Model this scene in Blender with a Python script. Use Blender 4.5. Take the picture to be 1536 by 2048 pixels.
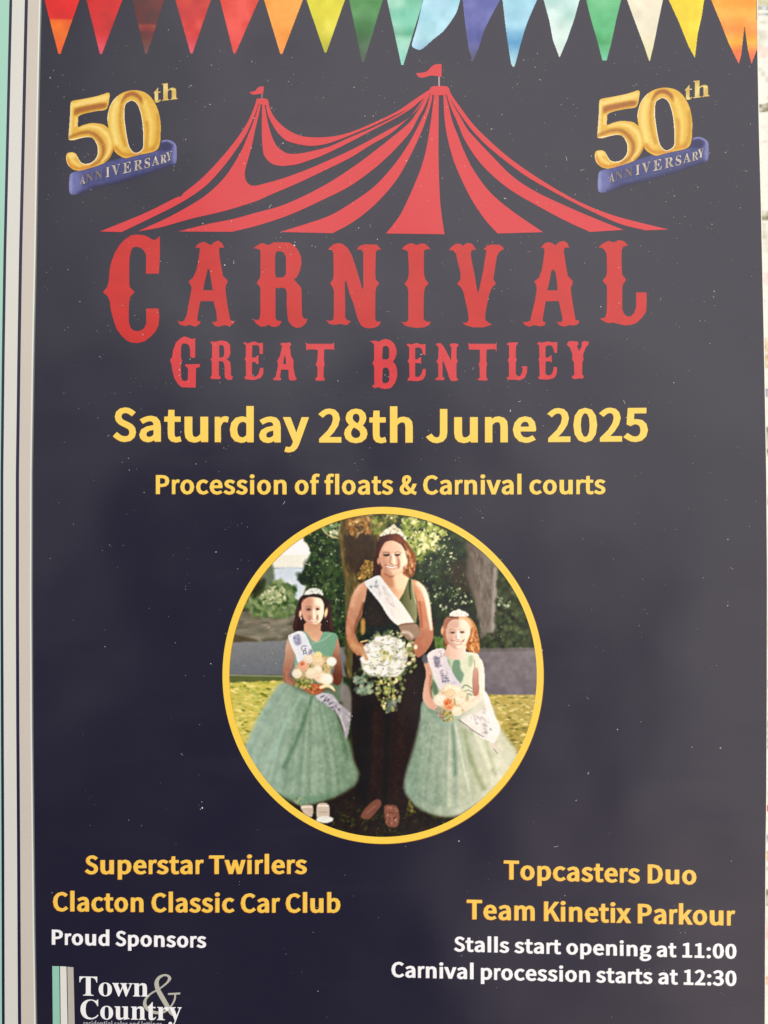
import bpy, math, random
import numpy as np
from mathutils import Vector
from mathutils.geometry import delaunay_2d_cdt

for o in list(bpy.data.objects):
    bpy.data.objects.remove(o, do_unlink=True)
SC = bpy.context.scene
COL = SC.collection

# ------------------------------------------------------------------ camera
S = 1e-4                       # one photo pixel is a tenth of a millimetre on the page
CX, CY = 768.0, 1024.0
CAM_H = 0.30
cam = bpy.data.cameras.new('camera')
cam.sensor_fit = 'VERTICAL'
cam.sensor_height = 24.0
cam.lens = 24.0 * CAM_H / (2048 * S)
cam.clip_start = 0.01
cam.clip_end = 50
cam_o = bpy.data.objects.new('camera', cam)
cam_o.location = (0, 0, CAM_H)
COL.objects.link(cam_o)
SC.camera = cam_o

# ------------------------------------------------------------------ world and lamps
world = bpy.data.worlds.new('World')
SC.world = world
world.use_nodes = True
bg = world.node_tree.nodes['Background']
bg.inputs['Color'].default_value = (0.80, 0.84, 1.0, 1)
bg.inputs['Strength'].default_value = 0.17


def area_lamp(name, x0, x1, y0, y1, h, radiance, colour, rot=0.0):
    l = bpy.data.lights.new(name, 'AREA')
    l.shape = 'RECTANGLE'
    l.size, l.size_y = x1 - x0, y1 - y0
    l.energy = radiance * math.pi * l.size * l.size_y
    l.color = colour
    o = bpy.data.objects.new(name, l)
    o.location = ((x0 + x1) / 2, (y0 + y1) / 2, h)
    o.rotation_euler = (0, 0, rot)
    COL.objects.link(o)
    return o


# daylight of the room's windows, with added panels that shape the sheen
area_lamp('window_light_far', -0.20, 1.05, 0.10, 1.35, 1.0, 3.05, (1.0, 0.965, 0.92))
area_lamp('sheen_panel_corner', -0.62, -0.201, 0.10, 1.35, 1.0, 1.15, (1.0, 0.965, 0.92))  # added dimmer panel, eases the sheen off towards the top left
area_lamp('sheen_panel_middle', 0.06, 0.205, -0.06, 0.099, 1.0, 2.5, (1.0, 0.94, 0.90))  # added panel, carries the sheen lower right of centre
area_lamp('window_light_side', 0.206, 1.30, -0.30, 0.099, 1.0, 2.6, (1.0, 0.92, 0.86))
area_lamp('sheen_panel_warm', 0.206, 1.30, -0.85, -0.301, 1.0, 2.75, (1.0, 0.84, 0.76))  # added warm panel, reddens the sheen at the lower right
area_lamp('sheen_panel_low', 0.09, 0.205, -0.75, -0.17, 1.0, 1.15, (1.0, 0.86, 0.86))  # added weak panel for a faint pinkish glow below
area_lamp('sheen_panel_left', -0.62, -0.285, -0.16, 0.099, 1.0, 1.1, (1.0, 0.98, 0.95))  # added weak panel for the grey haze along the left edge

SC.view_settings.view_transform = 'Standard'
SC.view_settings.look = 'None'
SC.view_settings.exposure = 0.0
SC.view_settings.gamma = 1.0
SC.view_settings.use_curve_mapping = False
SC.render.engine = 'CYCLES'
SC.cycles.max_bounces = 4

# ------------------------------------------------------------------ helpers
LAYER = 4e-5
GAIN = 1.0


def lin(c):
    c = np.asarray(c, float) / 255.0
    return np.where(c <= 0.04045, c / 12.92, ((c + 0.055) / 1.055) ** 2.4)


def ink(c, sheen=0.0, gain=None):
    """printed colour (as sRGB 0-255) to the ink's reflectance"""
    return np.clip((lin(c) - sheen) * (gain or GAIN), 0.004, 0.93)


def wx(px):
    return (np.asarray(px, float) - CX) * S


def wy(py):
    return (CY - np.asarray(py, float)) * S


def node_mat(name):
    m = bpy.data.materials.new(name)
    m.use_nodes = True
    nt = m.node_tree
    return m, nt, nt.nodes['Principled BSDF']


def make_ink_material():
    m, nt, p = node_mat('printed_gloss_paper')
    N, L = nt.nodes, nt.links
    att = N.new('ShaderNodeAttribute')
    att.attribute_name = 'Col'
    geo = N.new('ShaderNodeNewGeometry')
    # slight unevenness of the print
    n1 = N.new('ShaderNodeTexNoise')
    n1.inputs['Scale'].default_value = 3500
    n1.inputs['Detail'].default_value = 3
    L.new(geo.outputs['Position'], n1.inputs['Vector'])
    mr = N.new('ShaderNodeMapRange')
    mr.inputs['From Min'].default_value = 0.3
    mr.inputs['From Max'].default_value = 0.7
    mr.inputs['To Min'].default_value = 0.965
    mr.inputs['To Max'].default_value = 1.035
    L.new(n1.outputs['Fac'], mr.inputs['Value'])
    mul = N.new('ShaderNodeVectorMath')
    mul.operation = 'SCALE'
    L.new(att.outputs['Color'], mul.inputs[0])
    L.new(mr.outputs['Result'], mul.inputs['Scale'])
    L.new(mul.outputs['Vector'], p.inputs['Base Color'])
    # gloss with wiped, fingered patches
    n2 = N.new('ShaderNodeTexNoise')
    n2.inputs['Scale'].default_value = 28
    n2.inputs['Detail'].default_value = 4
    n2.inputs['Roughness'].default_value = 0.6
    L.new(geo.outputs['Position'], n2.inputs['Vector'])
    mr2 = N.new('ShaderNodeMapRange')
    mr2.inputs['From Min'].default_value = 0.3
    mr2.inputs['From Max'].default_value = 0.7
    mr2.inputs['To Min'].default_value = 0.17
    mr2.inputs['To Max'].default_value = 0.27
    L.new(n2.outputs['Fac'], mr2.inputs['Value'])
    # streaks left by wiping fingers
    mp = N.new('ShaderNodeMapping')
    mp.inputs['Rotation'].default_value = (0, 0, 0.6)
    mp.inputs['Scale'].default_value = (30, 140, 1)
    L.new(geo.outputs['Position'], mp.inputs['Vector'])
    n5 = N.new('ShaderNodeTexNoise')
    n5.inputs['Scale'].default_value = 1.0
    n5.inputs['Detail'].default_value = 5
    L.new(mp.outputs['Vector'], n5.inputs['Vector'])
    mr5 = N.new('ShaderNodeMapRange')
    mr5.inputs['From Min'].default_value = 0.52
    mr5.inputs['From Max'].default_value = 0.75
    mr5.inputs['To Max'].default_value = 0.06
    L.new(n5.outputs['Fac'], mr5.inputs['Value'])
    ad = N.new('ShaderNodeMath')
    L.new(mr2.outputs['Result'], ad.inputs[0])
    L.new(mr5.outputs['Result'], ad.inputs[1])
    L.new(ad.outputs['Value'], p.inputs['Roughness'])
    p.inputs['IOR'].default_value = 1.42
    # paper grain and the gentle waves of the sheet
    n3 = N.new('ShaderNodeTexNoise')
    n3.inputs['Scale'].default_value = 1800
    n3.inputs['Detail'].default_value = 2
    L.new(geo.outputs['Position'], n3.inputs['Vector'])
    b1 = N.new('ShaderNodeBump')
    b1.inputs['Strength'].default_value = 1.0
    b1.inputs['Distance'].default_value = 0.7e-5
    L.new(n3.outputs['Fac'], b1.inputs['Height'])
    n4 = N.new('ShaderNodeTexNoise')
    n4.inputs['Scale'].default_value = 22
    n4.inputs['Detail'].default_value = 1.5
    L.new(geo.outputs['Position'], n4.inputs['Vector'])
    b2 = N.new('ShaderNodeBump')
    b2.inputs['Strength'].default_value = 1.0
    b2.inputs['Distance'].default_value = 1.6e-3
    L.new(n4.outputs['Fac'], b2.inputs['Height'])
    L.new(b1.outputs['Normal'], b2.inputs['Normal'])
    L.new(b2.outputs['Normal'], p.inputs['Normal'])
    return m


INK = make_ink_material()


def link(name, me, parent=None, mat=INK):
    me.name = name
    o = bpy.data.objects.new(name, me)
    COL.objects.link(o)
    if mat:
        me.materials.append(mat)
    if parent:
        o.parent = parent
    return o


def empty(name, parent=None):
    o = bpy.data.objects.new(name, None)
    o.empty_display_size = 0.01
    COL.objects.link(o)
    if parent:
        o.parent = parent
    return o


def set_cols(me, cols):
    a = me.color_attributes.new('Col', 'FLOAT_COLOR', 'POINT')
    c = np.ones((len(me.vertices), 4), np.float32)
    c[:, :3] = cols
    a.data.foreach_set('color', c.ravel())


def smooth(pts, n=6, closed=True):
    """Catmull-Rom through the points; a point with a third value is a sharp corner"""
    P = [np.array(p[:2], float) for p in pts]
    K = [len(p) > 2 for p in pts]
    m = len(P)
    out = []
    for i in range(m if closed else m - 1):
        b, c = P[i], P[(i + 1) % m]
        a = P[i - 1] if (closed or i > 0) else b
        d = P[(i + 2) % m] if (closed or i + 2 < m) else c
        t1 = (c - b) * 0.5 if K[i] else (c - a) * 0.5
        t2 = (c - b) * 0.5 if K[(i + 1) % m] else (d - b) * 0.5
        lim = np.hypot(*(c - b))
        for t in (t1, t2):
            h = np.hypot(*t)
            if h > lim:
                t *= lim / h
        for k in range(n):
            s = k / n
            h00, h10 = 2 * s**3 - 3 * s**2 + 1, s**3 - 2 * s**2 + s
            h01, h11 = -2 * s**3 + 3 * s**2, s**3 - s**2
            out.append(h00 * b + h10 * t1 + h01 * c + h11 * t2)
    if not closed:
        out.append(P[-1])
    return np.array(out)


def winding(q, loops, even_odd):
    w = np.zeros(len(q), int)
    for l in loops:
        l = np.asarray(l, float)
        a, b = l, np.roll(l, -1, axis=0)
        for (x0, y0), (x1, y1) in zip(a, b):
            if y0 == y1:
                continue
            up = y1 > y0
            lo, hi = (y0, y1) if up else (y1, y0)
            s = (q[:, 1] >= lo) & (q[:, 1] < hi)
            xi = x0 + (q[:, 1] - y0) * (x1 - x0) / (y1 - y0)
            s &= xi > q[:, 0]
            w[s] += 1 if (up or even_odd) else -1
    return (w % 2 == 1) if even_odd else (w != 0)


def flat_mesh(loops, z, even_odd=True):
    """triangulated sheet inside the loops (photo pixels)"""
    vs, es = [], []
    for l in loops:
        b = len(vs)
        vs += [Vector((float(x), float(y))) for x, y in l]
        es += [(b + i, b + (i + 1) % len(l)) for i in range(len(l))]
    v, e, f = delaunay_2d_cdt(vs, es, [], 0, 1e-4)[:3]
    V = np.array([(p.x, p.y) for p in v])
    F = np.array([list(t) for t in f], int)
    cen = V[F].mean(axis=1)
    F = F[winding(cen, loops, even_odd)]
    used = np.unique(F)
    re = -np.ones(len(V), int)
    re[used] = np.arange(len(used))
    V, F = V[used], re[F]
    # faces up
    A, B, C = V[F[:, 0]], V[F[:, 1]], V[F[:, 2]]
    cr = (B[:, 0] - A[:, 0]) * (C[:, 1] - A[:, 1]) - (B[:, 1] - A[:, 1]) * (C[:, 0] - A[:, 0])
    F[cr > 0] = F[cr > 0][:, ::-1]
    me = bpy.data.meshes.new('m')
    me.from_pydata(np.c_[wx(V[:, 0]), wy(V[:, 1]), np.full(len(V), z)].tolist(), [], F.tolist())
    return me, V


def flat(name, loops, colour, parent, layer, even_odd=True, edge=None):
    """edge: (dx, dy, colour), a second ink showing past the first because the plates do not quite register"""
    me, V = flat_mesh(loops, layer * LAYER, even_odd)
    c = colour(V) if callable(colour) else np.broadcast_to(colour, (len(V), 3))
    if edge:
        me2, V2 = flat_mesh([np.asarray(l) + np.array(edge[:2]) for l in loops], (layer - .5) * LAYER, even_odd)
        a = [tuple(v.co) for v in me.vertices] + [tuple(v.co) for v in me2.vertices]
        f = [tuple(p.vertices) for p in me.polygons] + [tuple(k + len(V) for k in p.vertices) for p in me2.polygons]
        me = bpy.data.meshes.new('m')
        me.from_pydata(a, [], f)
        c = np.r_[c, np.broadcast_to(edge[2], (len(V2), 3))]
    set_cols(me, c)
    return link(name, me, parent)


def grid_part(name, X, Y, rgb, mask, parent, layer):
    """sheet of fine cells; X, Y, rgb live on the corners, mask on the cells"""
    H, W = X.shape
    idx = np.arange(H * W).reshape(H, W)
    q = np.stack([idx[1:, :-1], idx[1:, 1:], idx[:-1, 1:], idx[:-1, :-1]], -1)[mask]
    used = np.unique(q)
    re = np.zeros(H * W, np.int32)
    re[used] = np.arange(len(used))
    q = re[q]
    me = bpy.data.meshes.new(name)
    n = len(used)
    me.vertices.add(n)
    co = np.c_[wx(X.ravel()[used]), wy(Y.ravel()[used]), np.full(n, layer * LAYER)].astype(np.float32)
    me.vertices.foreach_set('co', co.ravel())
    m = len(q)
    me.loops.add(m * 4)
    me.loops.foreach_set('vertex_index', q.ravel().astype(np.int32))
    me.polygons.add(m)
    me.polygons.foreach_set('loop_start', np.arange(0, m * 4, 4, dtype=np.int32))
    me.update(calc_edges=True)
    set_cols(me, rgb.reshape(-1, 3)[used])
    return link(name, me, parent)


# ------------------------------------------------------------------ a small airbrush that mixes printed pictures
def blur1(a, s):
    if s <= 0:
        return a
    r = max(1, int(math.ceil(s * 2.5)))
    k = np.exp(-0.5 * (np.arange(-r, r + 1) / s) ** 2)
    k /= k.sum()
    for ax in (0, 1):
        pad = [(0, 0)] * a.ndim
        pad[ax] = (r, r)
        p = np.pad(a, pad, mode='edge')
        n = a.shape[ax]
        a = sum(k[i] * (p[i:i + n] if ax == 0 else p[:, i:i + n]) for i in range(2 * r + 1))
    return a


class Canvas:
    def __init__(self, x0, y0, x1, y1, step, base):
        self.x = np.arange(x0, x1 + step * 0.5, step)
        self.y = np.arange(y0, y1 + step * 0.5, step)
        self.X, self.Y = np.meshgrid(self.x, self.y)
        self.step = step
        self.C = np.zeros(self.X.shape + (3,)) + np.array(base, float)
        self.T = (0.0, 0.0, 1.0)

    def tile(self, ox, oy, s):
        self.T = (ox, oy, s)

    def P(self, pts):
        ox, oy, s = self.T
        return [(p[0] / s + ox, p[1] / s + oy) + tuple(p[2:]) for p in pts]

    def box(self, x0, y0, x1, y1):
        st = self.step
        i0 = max(0, int((y0 - self.y[0]) / st) - 1)
        i1 = min(len(self.y), int((y1 - self.y[0]) / st) + 3)
        j0 = max(0, int((x0 - self.x[0]) / st) - 1)
        j1 = min(len(self.x), int((x1 - self.x[0]) / st) + 3)
        if i1 <= i0 or j1 <= j0:
            return None
        return slice(i0, i1), slice(j0, j1)

    def put(self, sl, a, col):
        c = col(self.X[sl], self.Y[sl]) if callable(col) else np.array(col, float)
        a = a[..., None]
        self.C[sl] = self.C[sl] * (1 - a) + c * a

    def mask(self, pts, blur=0.8, sm=True, raw=False):
        pts = pts if raw else self.P(pts)
        p = smooth(pts, 4) if sm else np.array([q[:2] for q in pts], float)
        m = 3 * blur + 2
        sl = self.box(p[:, 0].min() - m, p[:, 1].min() - m, p[:, 0].max() + m, p[:, 1].max() + m)
        if sl is None:
            return None, None
        X, Y = self.X[sl], self.Y[sl]
        a = winding(np.c_[X.ravel(), Y.ravel()], [p], True).reshape(X.shape).astype(float)
        return sl, blur1(a, blur / self.step)

    def fill(self, pts, col, blur=0.8, alpha=1.0, sm=True, raw=False):
        sl, a = self.mask(pts, blur, sm, raw)
        if sl:
            self.put(sl, a * alpha, col)

    def ell(self, cx, cy, rx, ry, col, rot=0.0, soft=0.3, alpha=1.0):
        ox, oy, s = self.T
        self.ell_raw(cx / s + ox, cy / s + oy, rx / s, ry / s, col, rot, soft, alpha)

    def ell_raw(self, cx, cy, rx, ry, col, rot=0.0, soft=0.3, alpha=1.0):
        m = max(rx, ry) * (1 + soft) + 1
        sl = self.box(cx - m, cy - m, cx + m, cy + m)
        if sl is None:
            return
        dx, dy = self.X[sl] - cx, self.Y[sl] - cy
        c, s = math.cos(rot), math.sin(rot)
        r = np.hypot((dx * c + dy * s) / rx, (-dx * s + dy * c) / ry)
        soft = max(soft, 0.7 * self.step / min(rx, ry))
        self.put(sl, np.clip((1 + soft - r) / (2 * soft), 0, 1) * alpha, col)

    def stroke(self, pts, w, col, soft=1.0, alpha=1.0, raw=False):
        """w in photo pixels, one number or one per point"""
        pts = pts if raw else self.P(pts)
        p = smooth(pts, 6, False)
        ww = np.interp(np.linspace(0, 1, len(p)), np.linspace(0, 1, len(pts)), np.broadcast_to(w, len(pts)))
        m = ww.max() / 2 + soft * 2 + 1
        sl = self.box(p[:, 0].min() - m, p[:, 1].min() - m, p[:, 0].max() + m, p[:, 1].max() + m)
        if sl is None:
            return
        X, Y = self.X[sl], self.Y[sl]
        a = np.zeros(X.shape)
        for i in range(len(p) - 1):
            d = p[i + 1] - p[i]
            L2 = max(d @ d, 1e-9)
            t = np.clip(((X - p[i, 0]) * d[0] + (Y - p[i, 1]) * d[1]) / L2, 0, 1)
            r = np.hypot(X - p[i, 0] - t * d[0], Y - p[i, 1] - t * d[1])
            hw = (ww[i] + (ww[i + 1] - ww[i]) * t) / 2
            a = np.maximum(a, np.clip((hw + soft - r) / (2 * soft), 0, 1))
        self.put(sl, a * alpha, col)

    def dabs(self, region, n, r0, r1, palette, seed, asp=(1, 1.8), soft=0.5, alpha=(0.5, 0.95), rot=None, jitter=12):
        """leaf- or petal-sized touches inside a region"""
        rg = np.array([q[:2] for q in self.P(region)], float)
        rnd = np.random.RandomState(seed)
        k = 0
        while k < n:
            q = np.c_[rnd.uniform(rg[:, 0].min(), rg[:, 0].max(), 400), rnd.uniform(rg[:, 1].min(), rg[:, 1].max(), 400)]
            q = q[winding(q, [rg], True)]
            if len(q) == 0:
                return
            for x, y in q:
                c = np.array(palette[rnd.randint(len(palette))], float) + rnd.uniform(-jitter, jitter)
                r = rnd.uniform(r0, r1)
                a = rnd.uniform(*asp)
                self.ell_raw(x, y, r * a, r, c, rnd.uniform(0, math.pi) if rot is None else rot + rnd.uniform(-.3, .3), soft, rnd.uniform(*alpha))
                k += 1
                if k >= n:
                    break

    def noise(self, scale, seed):
        rnd = np.random.RandomState(seed)
        h = int((self.y[-1] - self.y[0]) / scale) + 3
        w = int((self.x[-1] - self.x[0]) / scale) + 3
        g = rnd.uniform(-1, 1, (h, w))
        yy, xx = (self.Y - self.y[0]) / scale, (self.X - self.x[0]) / scale
        i, j = yy.astype(int), xx.astype(int)
        u, v = yy - i, xx - j
        u, v = u * u * (3 - 2 * u), v * v * (3 - 2 * v)
        return (g[i, j] * (1 - u) * (1 - v) + g[i + 1, j] * u * (1 - v) + g[i, j + 1] * (1 - u) * v + g[i + 1, j + 1] * u * v)


def hgrad(x0, x1, c0, c1):
    c0, c1 = np.array(c0, float), np.array(c1, float)
    return lambda X, Y: c0 + (c1 - c0) * np.clip((X - x0) / (x1 - x0), 0, 1)[..., None]


def vgrad(y0, y1, c0, c1):
    c0, c1 = np.array(c0, float), np.array(c1, float)
    return lambda X, Y: c0 + (c1 - c0) * np.clip((Y - y0) / (y1 - y0), 0, 1)[..., None]


def TL(ox, oy, s, pts):
    return [(p[0] / s + ox, p[1] / s + oy) + tuple(p[2:]) for p in pts]


# ------------------------------------------------------------------ the tablecloth
def make_cloth():
    xs = np.unique(np.concatenate([np.arange(-4000, 1440, 80), np.arange(1440, 1760, 2.0), np.arange(1760, 2600, 20), np.arange(2600, 5001, 80)]))
    ys = np.concatenate([np.arange(-3500, -60, 80), np.arange(-60, 2120, 2.5), np.arange(2120, 5501, 80)])
    X, Y = np.meshgrid(xs, ys)
    rnd = np.random.RandomState(5)

    def vnoise(sx, sy, seed):
        r = np.random.RandomState(seed)
        g = r.uniform(-1, 1, (int(9300 / sy) + 4, int(9300 / sx) + 4))
        yy, xx = (Y + 3600) / sy, (X + 4100) / sx
        i, j = yy.astype(int), xx.astype(int)
        u, v = yy - i, xx - j
        u, v = u * u * (3 - 2 * u), v * v * (3 - 2 * v)
        return g[i, j] * (1 - u) * (1 - v) + g[i + 1, j] * u * (1 - v) + g[i, j + 1] * (1 - u) * v + g[i + 1, j + 1] * u * v
    knob = vnoise(11, 11, 1) * 0.6 + vnoise(6, 6, 2) * 0.4
    Z = -1.45e-3 + 1.6e-4 * knob + 2.0e-4 * vnoise(60, 80, 3)
    C = np.zeros(X.shape + (3,)) + lin((250, 248, 236)) * 0.87
    dark = np.clip(vnoise(9, 10, 7) * 0.8 + vnoise(24, 26, 8) * 0.5 - 0.28, 0, 1)[..., None]
    C = C * (1 - 0.6 * dark) + lin((160, 160, 134)) * 0.6 * dark
    # woven bands of the pattern: (top, bottom, colour, depth)
    bands = [(-6, 9, (196, 190, 140), .8), (6, 18, (150, 165, 170), .85), (21, 29, (135, 150, 160), .85), (88, 112, (240, 205, 195), .7),
             (128, 160, (150, 160, 135), .4), (202, 222, (118, 116, 74), .9), (417, 438, (122, 124, 78), .9), (440, 505, (165, 172, 140), .4),
             (541, 570, (240, 195, 188), .7), (672, 736, (204, 176, 116), .8), (742, 770, (190, 196, 170), .4), (776, 794, (62, 84, 128), .95),
             (820, 845, (215, 215, 195), .4), (852, 914, (88, 100, 66), .75), (990, 1010, (120, 116, 76), .9), (1130, 1160, (240, 200, 190), .7),
             (1240, 1300, (190, 158, 92), .8), (1360, 1380, (66, 88, 130), .9), (1440, 1500, (95, 105, 70), .7), (1613, 1628, (215, 60, 60), .85),
             (1668, 1690, (90, 104, 132), .85), (1704, 1727, (205, 165, 75), .8), (1735, 1745, (110, 120, 70), .8), (1782, 1818, (112, 114, 70), .85),
             (1850, 1882, (240, 190, 182), .7), (1955, 1976, (235, 160, 50), .9)]
    wob = 2.0 * vnoise(14, 30, 11)
    for k, (a, b, c, d) in enumerate(bands):
        rag = Y + wob
        m = np.clip((rag - a) / 2.5, 0, 1) * np.clip((b - rag) / 2.5, 0, 1)
        m = m * d * np.clip(0.72 + 0.55 * vnoise(8, 7, 20 + k), 0.15, 1.0)
        if d < .5:
            m = m * np.clip(vnoise(10, 12, 50 + k) * 2 + 0.4, 0, 1)
        C = C * (1 - m[..., None]) + lin(c) * m[..., None]
    H, W = X.shape
    idx = np.arange(H * W).reshape(H, W)
    q = np.stack([idx[1:, :-1], idx[1:, 1:], idx[:-1, 1:], idx[:-1, :-1]], -1).reshape(-1, 4)
    me = bpy.data.meshes.new('tablecloth')
    me.vertices.add(H * W)
    me.vertices.foreach_set('co', np.c_[wx(X.ravel()), wy(Y.ravel()), Z.ravel()].astype(np.float32).ravel())
    me.loops.add(q.size)
    me.loops.foreach_set('vertex_index', q.ravel().astype(np.int32))
    me.polygons.add(len(q))
    me.polygons.foreach_set('loop_start', np.arange(0, q.size, 4, dtype=np.int32))
    me.update(calc_edges=True)
    set_cols(me, C.reshape(-1, 3))
    m, nt, p = node_mat('woven_cotton')
    N, L = nt.nodes, nt.links
    att = N.new('ShaderNodeAttribute')
    att.attribute_name = 'Col'
    L.new(att.outputs['Color'], p.inputs['Base Color'])
    p.inputs['Roughness'].default_value = 0.95
    p.inputs['Specular IOR Level'].default_value = 0.15
    geo = N.new('ShaderNodeNewGeometry')
    n = N.new('ShaderNodeTexNoise')
    n.inputs['Scale'].default_value = 1500
    n.inputs['Detail'].default_value = 3
    L.new(geo.outputs['Position'], n.inputs['Vector'])
    b = N.new('ShaderNodeBump')
    b.inputs['Distance'].default_value = 1.5e-4
    b.inputs['Strength'].default_value = 0.8
    L.new(n.outputs['Fac'], b.inputs['Height'])
    L.new(b.outputs['Normal'], p.inputs['Normal'])
    o = link('tablecloth', me, None, m)
    o['label'] = 'cream woven tablecloth with coloured bands showing beyond the right edge of the booklet'
    o['category'] = 'tablecloth'
    return o


make_cloth()

# ------------------------------------------------------------------ the booklet: covers and inner pages
booklet = empty('carnival_booklet')
booklet['label'] = 'glossy navy carnival booklet lying open, covers up, with striped back cover at the left'
booklet['category'] = 'booklet'

YT, YB = -60, 2130                     # the sheet runs on past both ends of the picture
FOLD = [(-60, 84), (0, 81.7), (110, 79), (250, 76), (512, 71.7), (700, 67.5), (952, 63.7), (1200, 63.3), (1450, 64.5), (1680, 67), (1860, 69), (2048, 72), (2130, 73.5)]
EDGE = [(-60, 1513), (0, 1514), (110, 1515), (250, 1517.5), (400, 1521.5), (512, 1524), (700, 1528), (952, 1532.5), (1150, 1534), (1400, 1533.5), (1600, 1532.5), (1700, 1531), (1900, 1530), (2048, 1529.5), (2130, 1529)]


def at(tab, y):
    return np.interp(y, [p[0] for p in tab], [p[1] for p in tab])


def strip(xa, xb, ya=YT, yb=YB, n=40):
    ys = np.linspace(ya, yb, n)
    fa = (lambda y: at(xa, y)) if isinstance(xa, list) else (lambda y: np.full_like(y, xa))
    fb = (lambda y: at(xb, y)) if isinstance(xb, list) else (lambda y: np.full_like(y, xb))
    return np.r_[np.c_[fa(ys), ys], np.c_[fb(ys), ys][::-1]]


def plain(name, rgb, rough=0.6):
    m, nt, p = node_mat(name)
    p.inputs['Base Color'].default_value = (*rgb, 1)
    p.inputs['Roughness'].default_value = rough
    n = nt.nodes.new('ShaderNodeTexNoise')
    n.inputs['Scale'].default_value = 900
    b = nt.nodes.new('ShaderNodeBump')
    b.inputs['Distance'].default_value = 2e-5
    nt.links.new(n.outputs['Fac'], b.inputs['Height'])
    nt.links.new(b.outputs['Normal'], p.inputs['Normal'])
    return m


PAPER = plain('white_page_stock', (0.82, 0.81, 0.76))


def slab(name, loop, z0, z1, colour, parent, mat_side):
    """a sheet with real thickness: printed top, bare paper at the cut edges"""
    me, V = flat_mesh([loop], z1)
    n = len(me.vertices)
    vs = [tuple(v.co) for v in me.vertices]
    fs = [tuple(p.vertices) for p in me.polygons]
    k = len(loop)
    base = len(vs)
    L = [(float(wx(x)), float(wy(y))) for x, y in loop]
    vs += [(x, y, z1) for x, y in L] + [(x, y, z0) for x, y in L]
    side = [(base + i, base + (i + 1) % k, base + k + (i + 1) % k, base + k + i) for i in range(k)]
    out = bpy.data.meshes.new(name)
    out.from_pydata(vs, [], fs + side)
    set_cols(out, np.broadcast_to(colour, (len(vs), 3)))
    o = link(name, out, parent)
    out.materials.append(mat_side)
    for i, p in enumerate(out.polygons):
        if i >= len(fs):
            p.material_index = 1
    return o


NAVY = np.array((0.0120, 0.0103, 0.027))
TEAL, WHITE_INK, BEIGE = ink((165, 212, 192), .02), ink((217, 217, 208), .02), ink((205, 198, 186), .02)
NAVY_LINE = ink((52, 50, 74), .02)

inner_edge = [(y, x + 2.0) for y, x in EDGE]
slab('inner_pages', strip(FOLD, inner_edge), -1.2e-3, -0.16e-3, lin((232, 230, 218)), booklet, PAPER)
front_cover = slab('front_cover', strip(FOLD, EDGE), -0.15e-3, 0.0, NAVY, booklet, PAPER)
back_cover = slab('back_cover', strip(-1400.0, [(y, x - 0.3) for y, x in FOLD]), -0.15e-3, 0.0, TEAL, booklet, PAPER)
slab('inner_pages', strip(-1400.0, [(y, x - 1) for y, x in FOLD]), -1.2e-3, -0.16e-3, lin((232, 230, 218)), booklet, PAPER)

E1 = [(-60, 20), (0, 19), (256, 13), (512, 7), (700, 4), (952, 1.2), (1200, 1.0), (1450, 2), (1680, 3.0), (2048, 4), (2130, 4.5)]
E2 = [(y, x + 5.6) for y, x in E1]
E3 = [(-60, 51), (0, 49.7), (256, 44), (512, 38), (700, 35), (952, 31.7), (1200, 31.6), (1450, 32.5), (1680, 34), (2048, 36), (2130, 37)]
E4 = [(y, x + 6.4) for y, x in E3]
FB = [(y, x - 0.8) for y, x in FOLD]
flat('stripe', [strip(E1, E2)], NAVY_LINE, back_cover, 1)['label'] = 'narrow navy line beside the teal field'
flat('stripe', [strip(E2, E3)], WHITE_INK, back_cover, 1)['label'] = 'off-white stripe'
flat('stripe', [strip(E3, E4)], NAVY_LINE, back_cover, 1)['label'] = 'navy line between the white and beige stripes'
flat('stripe', [strip(E4, FB)], BEIGE, back_cover, 1)['label'] = 'beige stripe along the fold'

flat('stripe', [strip([(y, x - 2.8) for y, x in FB], FB)], ink((228, 227, 219)), back_cover, 1.5)['label'] = 'thin pale line along the fold'
flat('fold_wear', [strip([(y, x + .3) for y, x in FOLD], [(y, x + 2.3) for y, x in FOLD])], ink((120, 120, 122), .03), front_cover, 1)

# ------------------------------------------------------------------ bunting along the top
bunting = empty('bunting', booklet)
rb = np.random.RandomState(3)


def pennant(pts, stops, label, mott=0.0, seed=0):
    """stops: (y, colour) down the flag"""
    p = np.array(pts, float)
    x0, x1, y0, y1 = p[:, 0].min() - 1, p[:, 0].max() + 1, p[:, 1].min(), p[:, 1].max() + 1
    cv = Canvas(x0, y0, x1, y1, 1.0, (0, 0, 0))
    ys = [s[0] for s in stops]
    cs = np.array([s[1] for s in stops], float)
    for k in range(3):
        cv.C[..., k] = np.interp(cv.Y, ys, cs[:, k])
    cv.C += (cv.noise(22, seed) * 10 + cv.noise(9, seed + 1) * 4)[..., None] + cv.noise(30, seed + 2)[..., None] * mott * np.array((1, .55, .7))
    cx, cy = (cv.X[:-1, :-1] + cv.X[1:, 1:]) / 2, (cv.Y[:-1, :-1] + cv.Y[1:, 1:]) / 2
    m = winding(np.c_[cx.ravel(), cy.ravel()], [p], True).reshape(cx.shape)
    o = grid_part('pennant', cv.X, cv.Y, ink(np.clip(cv.C, 0, 255), .075), m, bunting, 1)
    o['label'] = label


def tri(xa, xb, tx, ty):
    d = 60 * (tx - xa) / ty
    e = 60 * (xb - tx) / ty
    return [(xa - d, -60), (xb + e, -60), (tx + 2, ty), (tx - 2, ty)]


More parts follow.
